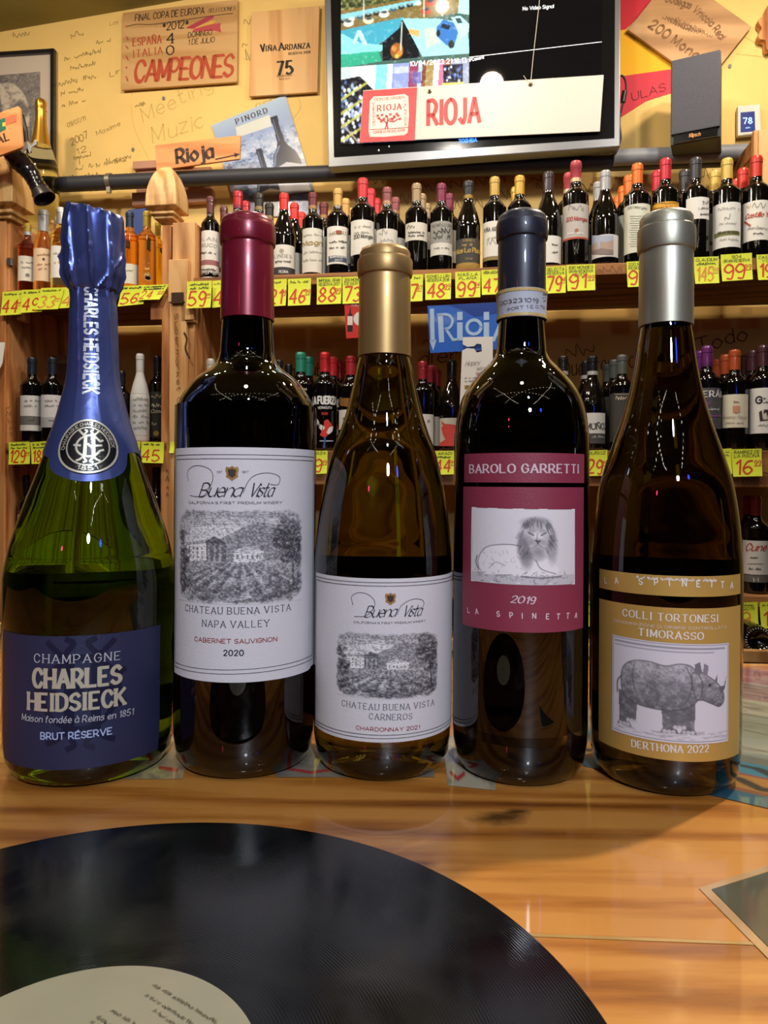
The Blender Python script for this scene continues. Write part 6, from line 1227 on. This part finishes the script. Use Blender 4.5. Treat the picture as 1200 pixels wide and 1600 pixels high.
def feed2():
    w, h = 200, 124; cv = Cv(w, h, '5A6A82'); n = vnoise(w, h, 5, 5, 81, 3); g = np.random.default_rng(9)
    for x0, x1, c in ((0, 16, 'A8C4CC'), (16, 44, 'B8C8E0'), (44, 56, 'C8E0E8'), (56, 74, '6EC4DC'), (74, 82, 'D8F0F4'), (82, 108, '7A8ED0'), (108, 122, '7E3A5A'), (122, 128, '8AB8DC'), (128, 134, '6A3A2A'), (134, 146, '8A7A50'), (146, 154, 'C8E0E8'), (154, 164, 'B0668A'), (164, 172, '8A5A3A'), (172, 200, '7A8AB0')):
        cv.poly([(x0, 0), (x1, 0), (x1-4, 60), (x0-4, 60)], c, .95)
    cv.rect(160, 8, 190, 36, '1E2030', .95); cv.rect(112, 16, 126, 34, '5A5AA0', .8); cv.rect(84, 6, 106, 16, 'A8B8F0', .8)
    for i in range(40): cv.ell(g.uniform(162, 188), g.uniform(10, 34), 1.6, 2.2, g.choice(['C8D8F8', '3A5AA8', '101018']), .9)
    cv.rect(158, 36, 192, 44, 'A8B05A', .9); cv.rect(160, 44, 200, 52, '8A7AC0', .7)
    cv.poly([(0, 20), (30, 16), (52, 40), (36, 124), (0, 124)], '14161E', .96)
    for i in range(90):
        x, y = g.uniform(0, 38), g.uniform(24, 122); cv.ell(x, y, 2.2, 3.2, g.choice(['D0E4FC', '88AADC', '4A6AB0', 'E8F4FF']), .85)
    for k in range(4): cv.line([(0, 52+22*k), (40, 28+22*k)], 4, 'A8B058', .85)
    cv.line([(0, 88), (30, 124)], 3, 'A89A80', .8); cv.blend(np.clip((n-.5)*4, 0, 1)*.2, 'F0F8FF'); return cv
EM = attr_mat('screen_picture', 0.15, emit=0.36)
picture(feed(), F_, [(533, -10), (733, -24), (733, 92), (533, 106)], 'camera_picture', EM, tv, off=0.0026)
picture(feed2(), F_, [(533, 106), (733, 92), (733, 216), (533, 226)], 'camera_picture', EM, tv, off=0.0026)
g = MB(); text(g, 'No Video Signal', F_, (817, 17), (865, 13), 5.5, 1.6, 'sans', off=0.0026); text(g, '10/24/2023 21:18:13', F_, (640, 104), (729, 98), 7, 1.8, 'sans', off=0.0030); text(g, 'IPCamera', F_, (734, 97), (756, 92), 5, 1.6, 'sans', off=0.0026)
line(g, F_, [(733, 90), (940, 66)], 0.8, off=0.0024); g.build('screen_lettering', mat('screen_white', 'D8E4EC', 0.4, emit=0.8), tv)
g = MB(); text(g, 'TOSHIBA', F_, (717, 224), (745, 221.5), 5.5, 3.0, 'sans', off=0.0016); g.build('maker_lettering', mat('blue_led', '3A86FF', 0.4, emit=2.0), tv)
g = MB()
for p in ((592, 235), (608, 229)): u, v = F_.uv(*p); g.prism([(u+0.003*math.cos(a), v+0.004*math.sin(a)) for a in (0, 1.57, 3.14, 4.71)], F_.pt, 0.002)
g.build('indicator', mat('indicator_green', 'B8D8B8', 0.3, emit=0.8), tv)
# hanging sign
ds = d+0.012; q = [(568, 142), (943, 118), (937, 206), (562, 223)]
S_ = FP(ds); c_ = sum(S_.uv(*p) for p in q)/4
sg = empty('hanging_sign', fw(c_[0], ds, min(S_.uv(*p)[1] for p in q)), -WA, 'white and red hanging sign strung across the television screen', 'sign')
b = MB().prism([S_.uv(*p) for p in q], S_.pt, 0.004).build('panel', mat('white_plastic_sign', 'C2C0BB', 0.45), sg); S_ = FP(ds+0.004)
rp = MB().prism([S_.uv(*p) for p in ((568, 142), (652, 136.6), (648, 219.2), (562, 223))], S_.pt, 0.0006).build('red_field', mat('red_print', 'C0444A', 0.5), b)
sq = [(578, 158), (584, 151), (610, 150), (632, 147), (638, 151), (639, 180), (637, 207), (632, 211), (600, 214), (578, 214), (576, 205), (577, 180)]
MB().prism([S_.uv(*p) for p in sq], S_.pt, 0.0010).build('white_field', mat('white_print', 'DAD0C8', 0.5), b)
g = MB(); text(g, 'RIOJA', S_, (590, 174), (627, 171), 9, 2.2, 'serif', off=0.0016, gap=4); text(g, 'CION DE ORIGEN', S_, (585, 158), (632, 154), 4, 1.7, 'sans', off=0.0016); text(g, 'CONSEJO REGULADOR', S_, (583, 209), (633, 205.5), 4, 1.7, 'sans', off=0.0016)
text(g, 'DENOMINA', S_, (586, 196), (585, 160), 3.6, 1.7, 'sans', off=0.0016); text(g, 'CALIFICADA', S_, (631, 157), (632, 197), 3.6, 1.7, 'sans', off=0.0016)
line(g, S_, [(578, 203), (638, 199.5)], 1.0, off=0.0016)
for P in ([(602, 201), (604, 194), (600, 189), (592, 186)], [(606, 201), (605, 192), (610, 186), (618, 184)], [(604, 196), (606, 186), (604, 181)], [(609, 190), (616, 190), (622, 186)]): line(g, S_, P, 2.0, smooth=True, off=0.0016)
for x, y in ((592, 185), (597, 180), (604, 182), (610, 179), (616, 182), (622, 181), (625, 186), (596, 190), (613, 187), (600, 186), (620, 178), (590, 181)): u, v = S_.uv(x, y); g.prism([(u+0.007*math.cos(a)*(0.6+0.5*(i % 2)), v+0.006*math.sin(a)*(0.6+0.5*(i % 2))) for i, a in enumerate(np.arange(0, 6.28, 0.785))], S_.pt, 0.0016)
g.build('red_lettering', INK('B23A40', 0.5), b)
g = MB(); text(g, 'RIOJA', S_, (669, 195), (749, 190), 37, 2.5, 'sans', off=0.0010, gap=4.2); g.build('lettering', INK('BC3A40', 0.5), b)
for p in ((671, 143), (829, 132)):
    u, v = S_.uv(*p); mb = MB(); n = 20; vs = [S_.pt(u+r*math.cos(2*PI*i/n), v+r*math.sin(2*PI*i/n), o) for r, o in ((0.0085, 0.0006), (0.0075, 0.0022), (0.0045, 0.0012)) for i in range(n)]
    mb.add(vs, [(j*n+i, j*n+(i+1) % n, (j+1)*n+(i+1) % n, (j+1)*n+i) for j in range(2) for i in range(n)]).build('eyelet', mat('brass_eyelet', '8A8468', 0.3, 0.9), b, smooth=40)
    MB().add([S_.pt(u+0.0045*math.cos(2*PI*i/n), v+0.0045*math.sin(2*PI*i/n), 0.0012) for i in range(n)], [tuple(range(n))]).build('eyelet_hole', mat('hole_black', '050505', 0.8), b)
MB().tube([wpt(829, 131, ds+0.006), wpt(833, 90, ds+0.004), wpt(842, 10, ds+0.003), wpt(848, -60, ds)], 0.0011, 6).build('string', mat('white_string', 'C8C4BC', 0.7), sg)
MB().tube([wpt(829, 130, ds+0.008), wpt(822, 124, ds+0.008), wpt(818, 118, ds+0.008)], 0.0009, 5).build('string', mat('white_string', 'C8C4BC', 0.7), sg)
# cable beside the television
cbp = [(966, 118), (974, 120), (978, 132), (977, 150), (972, 168), (968, 190), (970, 215), (966, 232)]
cbl = MB().tube([wpt(p[0], p[1], -0.40) for p in catmull([np.array(p) for p in cbp], 5)], 0.0035, 8); o = cbl.build('cable', mat('black_cable', '17171A', 0.5), smooth=50); props(o, 'black cable hanging at the right side of the television', 'cable')
MB().tube([wpt(976, 143, -0.40), wpt(973, 160, -0.40)], 0.010, 10).build('ferrite_bead', mat('black_plastic', '1A1A1E', 0.4), o, smooth=50)

# ------------------------------------------------------------------ right of the television
rt, b, P_ = board('wooden_sign', 'diamond-hung engraved wooden wine box lid behind the loudspeaker', 'sign', [(980, 50), (1052, -41), (1172, 45), (1100, 136)], -0.49, 0.014, wood('engraved_lid', 'C39A6C', '9C744A', 'B58B5E', 'X', 5, 8, 0.6, rot=0.6))
g = MB(); text(g, 'Bodegas', P_, (1040, 2), (1078, 14), 11, 2.0, 'black', off=0.0008); text(g, 'Vinicola', P_, (1082, 17), (1110, 42), 11, 2.0, 'black', off=0.0008); text(g, 'Real', P_, (1113, 46), (1125, 63), 11, 2.0, 'black', off=0.0008); text(g, '200 Monges', P_, (1013, 42), (1104, 106), 14, 2.3, 'black', off=0.0008, gap=4)
for i in range(9): scribble(g, P_, (1034+4*i, 30+2*i), (1066+6*i, 34+3.2*i), 6, 0.7, off=0.0008)
g.build('engraved_lettering', INK('7E5A38', 0.7), b)
d = -0.26; s0, zt = fpx(1048, 94, d); s1 = Sp(1124, d-0.0, 150); zb = Zp(1048, 213, d)
base = fw(s0, d, 0); yaw = -R_(26); W_ = 0.157; ux = np.array([math.cos(yaw), math.sin(yaw), 0]); bk = np.array([-math.sin(yaw), math.cos(yaw), 0])
sp = empty('loudspeaker', (*(base[:2]+ux[:2]*W_/2+bk[:2]*0.07), zb-0.035), 0, 'dark grey bookshelf loudspeaker fixed to the wall beside the television', 'loudspeaker')
def sbox(x0, x1, y0, y1, z0, z1): return MB().box(x0, x1, y0, y1, z0, z1, lambda a, b_, c: base*np.array([1, 1, 0])+ux*a+bk*b_+np.array([0, 0, c]))
sbox(0, W_, 0.012, 0.15, zb-0.028, zt).build('cabinet', mat('black_ash_cabinet', '1C1D21', 0.4), sp, bevel=0.002)
sbox(0.002, W_-0.002, 0.0, 0.011, zb+0.004, zt-0.002).build('grille', mat('speaker_cloth', '4E505A', 0.9, bump=0.8, bscale=600, var=0.25, vscale=400), sp, bevel=0.003)
sbox(0.01, W_-0.01, 0.004, 0.012, zb-0.026, zb+0.002).build('lower_baffle', mat('gloss_black', '0D0D0F', 0.15, coat=0.5), sp)
sbox(0.04, 0.10, 0.15, 0.25, zb+0.06, zb+0.12).build('wall_bracket', mat('black_metal', '151518', 0.4, 0.5), sp)
SPL = Plane(base*np.array([1, 1, 0])-bk*0.0008, ux, (0, 0, 1), -bk); g = MB(); text(g, 'Klipsch', SPL, (1077, 214.5), (1094, 212), 5.5, 2.2, 'hand', off=0.0003); g.build('badge', mat('copper_badge', 'C08A5A', 0.3, 0.8), sp)
rt, b, P_ = board('thermostat', 'white wall thermostat with lit blue screen reading 78', 'thermostat', [(1150, 170), (1184, 167), (1186, 213), (1150, 216)], -0.49, 0.02, mat('white_thermostat', 'DAD8D2', 0.4))
MB().prism([P_.uv(*p) for p in ((1157, 176), (1179, 174), (1180, 205), (1157, 207))], P_.pt, 0.001).build('screen', mat('blue_screen', '1C2E78', 0.3, emit=0.35), b)
g = MB(); text(g, '78', P_, (1161, 194), (1175, 193), 9, 1.9, 'sans', off=0.0016); text(g, 'auto', P_, (1165, 201), (1172, 200.5), 2.5, 1.5, 'sans', off=0.0016); g.build('screen_lettering', mat('screen_cyan', 'A8E0FF', 0.4, emit=1.0), b)
g = MB(); text(g, 'Honeywell', P_, (1161, 211.5), (1177, 210), 2.4, 1.6, 'sans', off=0.0006); g.build('maker_lettering', INK('8A8A86'), b)
# open slatted crate at the end of the shelf
cr_ = fthing('slatted_crate', 'upright slatted wooden crate at the right end of the top shelf', 'crate', Sp(1205, -0.16), -0.3, ZS1)
s_ = Sp(1186, -0.16, 300); ztc = Zp(1190, 203, -0.16)
for i in range(5): z1 = ztc-i*0.062; MB().fbox(s_, s_+0.008, -0.44, -0.17, z1-0.054, z1).build('slat', W_shelf, cr_, bevel=0.001)
for dd in (-0.44, -0.19): MB().fbox(s_-0.014, s_-0.001, dd, dd+0.022, ZS1, ztc+0.004).build('crate_post', W_post, cr_, bevel=0.001)
MB().fbox(s_-0.002, s_+0.05, -0.168, -0.158, ZS1, ztc).build('front_slat', W_post, cr_, bevel=0.001); MB().fbox(s_, s_+0.3, -0.44, -0.17, ZS1, ZS1+0.01).build('crate_floor', W_shelf, cr_)
# carved ornament, cut off by the frame
P_ = FP(-0.49); u, v = P_.uv(1210, 50); o = MB().prism([(u+0.062*(1+0.13*math.cos(9*a))*math.cos(a), v+0.082*(1+0.13*math.cos(9*a))*math.sin(a)) for a in np.arange(0, 6.28, 0.1)], P_.pt, 0.03).build('carved_ornament', W_side); props(o, 'scalloped reddish wood ornament at the upper right edge', 'ornament')
# cards hanging under the top shelf
rt, b, P_ = board('shelf_sign', 'blue glossy shelf sign with large silver letters and an arrow', 'sign', [(668, 478), (784, 472), (786, 546), (672, 552)], 0.012, 0.002, mat('blue_gloss_card', '2A62C4', 0.25, coat=0.5))
g = MB(); g.prism([P_.uv(*p) for p in ((669, 478), (700, 477), (720, 483), (742, 495), (784, 488), (784, 472))], P_.pt, 0.0004); g.build('dark_sky_print', INK('1C3E92', 0.3), b)
g = MB(); line(g, P_, [(675, 484), (676, 532)], 6.5, off=0.0010); g.prism([P_.uv(*p) for p in ((671, 532), (682, 531), (677, 548))], P_.pt, 0.0010)
line(g, P_, [(688, 493), (690, 533)], 8, off=0.0010); line(g, P_, [(684, 492), (700, 492), (707, 500), (704, 510), (696, 515)], 4, off=0.0010, smooth=True); line(g, P_, [(696, 513), (708, 531), (716, 530)], 4, off=0.0010)
for x in (718.5, 760): line(g, P_, [(x, 506), (x, 530)], 8.5, off=0.0010); line(g, P_, [(x, 489.5), (x, 498)], 8.5, off=0.0011)
u, v = P_.uv(740.5, 511); rr = 11*P_.scale(740, 510); line(g, P_, [(u+rr*math.cos(a), v+rr*math.sin(a)) for a in np.linspace(0, 2*PI, 25)], 0.010, off=0.0012, px=False)
line(g, P_, [(771, 532), (782, 505)], 5, off=0.0010); g.build('silver_lettering', mat('silver_print', 'A9C4E4', 0.3, 0.2), b)
# hang tag on it
dt = 0.022; P_ = FP(dt); tagp = [(723, 527), (770, 526), (770, 580), (764, 640), (718, 638), (722, 548), (730, 544), (741, 545), (745, 551), (753, 549), (752, 538), (745, 537), (741, 541), (730, 542), (723, 538)]
tg = empty('hang_tag', fw(P_.uv(745, 580)[0], dt, P_.uv(745, 640)[1]), -WA, 'white cardboard bottle tag with hook slot and red corner', 'tag')
b = MB().prism([P_.uv(*p) for p in tagp], P_.pt, 0.0012).build('card', mat('white_card', 'DCD8D4', 0.6), tg); P_ = FP(dt+0.0012)
MB().prism([P_.uv(*p) for p in ((770, 570), (770, 590), (748, 600))], P_.pt, 0.0005).build('red_corner', INK('C83A3A', 0.5), b); MB().prism([P_.uv(*p) for p in ((726, 602), (746, 602), (746, 608), (726, 608))], P_.pt, 0.0005).build('gold_bar', INK('8A7430', 0.5), b)
g = MB(); text(g, 'Happy', P_, (727, 572), (750, 569), 7, 1.3, 'script', off=0.0008); text(g, 'Wine', P_, (744, 580), (760, 577), 6, 1.3, 'script', off=0.0008); scribble(g, P_, (726, 592), (750, 591), 2, 0.5, off=0.0008); scribble(g, P_, (726, 597), (748, 596), 2, 0.5, off=0.0008); g.build('lettering', INK('5A4A4A', 0.6), b)
g = MB(); text(g, 'CHEERS', P_, (744, 586), (762, 584), 3.6, 2.4, 'sans', off=0.0008); g.build('red_lettering', INK('A83A3A', 0.6), b)
rt, b, P_ = board('shelf_sign', 'small red card with a bottle picture hanging beside the gold capsule', 'sign', [(538, 476), (592, 474), (592, 526), (541, 529)], 0.012, 0.001, mat('red_card', 'C42E2C', 0.45))
g = MB(); g.prism([P_.uv(*p) for p in ((546.5, 481), (548, 481), (548.5, 489), (551, 493), (551, 518), (543, 518.5), (543, 493), (546, 489))], P_.pt, 0.0004); g.build('bottle_print', INK('1A1214', 0.5), b)
g = MB(); g.prism([P_.uv(*p) for p in ((543, 494), (551, 494), (551, 508), (543, 508))], P_.pt, 0.0008); u, v = P_.uv(563, 498); r = 11*P_.scale(563, 498); g.prism([(u+r*math.cos(a), v+r*math.sin(a)) for a in np.arange(0, 6.28, 0.3)], P_.pt, 0.0004); text(g, 'RIOJA', P_, (550, 479), (572, 478), 4, 1.8, 'sans', off=0.0006); g.build('white_print', INK('DAD0C8', 0.5), b)

# ------------------------------------------------------------------ lights that hang in the room behind the viewer and show up in the glass
g = MB(); rg = random.Random(5)
for (a, b_) in (((-1.6, -0.4, 1.75), (1.6, -1.0, 1.70)), ((-1.5, -1.4, 1.8), (1.5, 0.1, 1.78)), ((-1.2, 0.3, 1.85), (-0.5, -1.6, 1.6)), ((1.3, 0.3, 1.85), (0.6, -1.7, 1.6))):
    a, b_ = np.array(a), np.array(b_)
    for i in range(20):
        t = i/19; p = a*(1-t)+b_*t-np.array([0, 0, 0.25*math.sin(PI*t)]); g.tube([p-[0, 0, .008], p+[0, 0, .008]], 0.008, 6)
props(g.build('fairy_lights', mat('warm_fairy_bulb', 'FFF0D8', 0.4, emit=45)), 'strings of tiny warm fairy lights across the room', 'lights', kind='stuff')
def bulb(name, label, c, r, col, e):
    root = empty(name, c, 0, label, 'lamp'); vs = MB().lathe([(0.001, c[2]-r), (r*.6, c[2]-r*.8), (r, c[2]), (r*.6, c[2]+r*.8), (0.001, c[2]+r)], 16, c[0], c[1], cap0=False, cap1=False); vs.build('bulb', mat('lamp_glow_'+name, col, 0.4, emit=e), root, smooth=True)
    MB().tube([(c[0], c[1], c[2]+r*0.9), (c[0], c[1], ceil_z(c[0])-0.001)], 0.006, 8).build('cord', mat('black_cable', '17171A', 0.5), root)
bulb('pendant_lamp', 'bright white pendant bulb over the bar', (0.16, -0.55, 1.02), 0.030, 'E8F0FF', 150)
bulb('pendant_lamp', 'small blue glowing pendant', (0.62, -0.75, 0.80), 0.045, '2A50FF', 24)
bulb('pendant_lamp', 'small pink glowing pendant', (-0.62, -0.75, 0.62), 0.028, 'FF3A70', 24)
for x, w_ in ((-1.1, 'over the side bay end of the room'), (0.0, 'in the middle of the room'), (1.1, 'at the crate end of the room')):
    tk = empty('track_light', (x, 1.22, 1.80), 0, 'ceiling track light with three glowing spots, '+w_, 'lamp')
    for k in range(3):
        c = (x+0.16*k, 1.22, 1.86); MB().lathe([(0.001, c[2]-.02), (.020, c[2]), (.001, c[2]+.02)], 12, c[0], c[1], cap0=False, cap1=False).build('bulb', mat('spot_glow', 'FFF4E4', 0.4, emit=60), tk, smooth=True)
        MB().tube([(c[0], c[1], c[2]+.018), (c[0], c[1], ceil_z(c[0])-0.04)], 0.008, 8).build('stem', mat('black_cable', '17171A', 0.5), tk)
    MB().box(x-0.1, x+0.45, 1.20, 1.24, ceil_z(x-0.3)-0.04, ceil_z(x-0.3)-0.02).build('rail', mat('black_cable', '17171A', 0.5), tk)
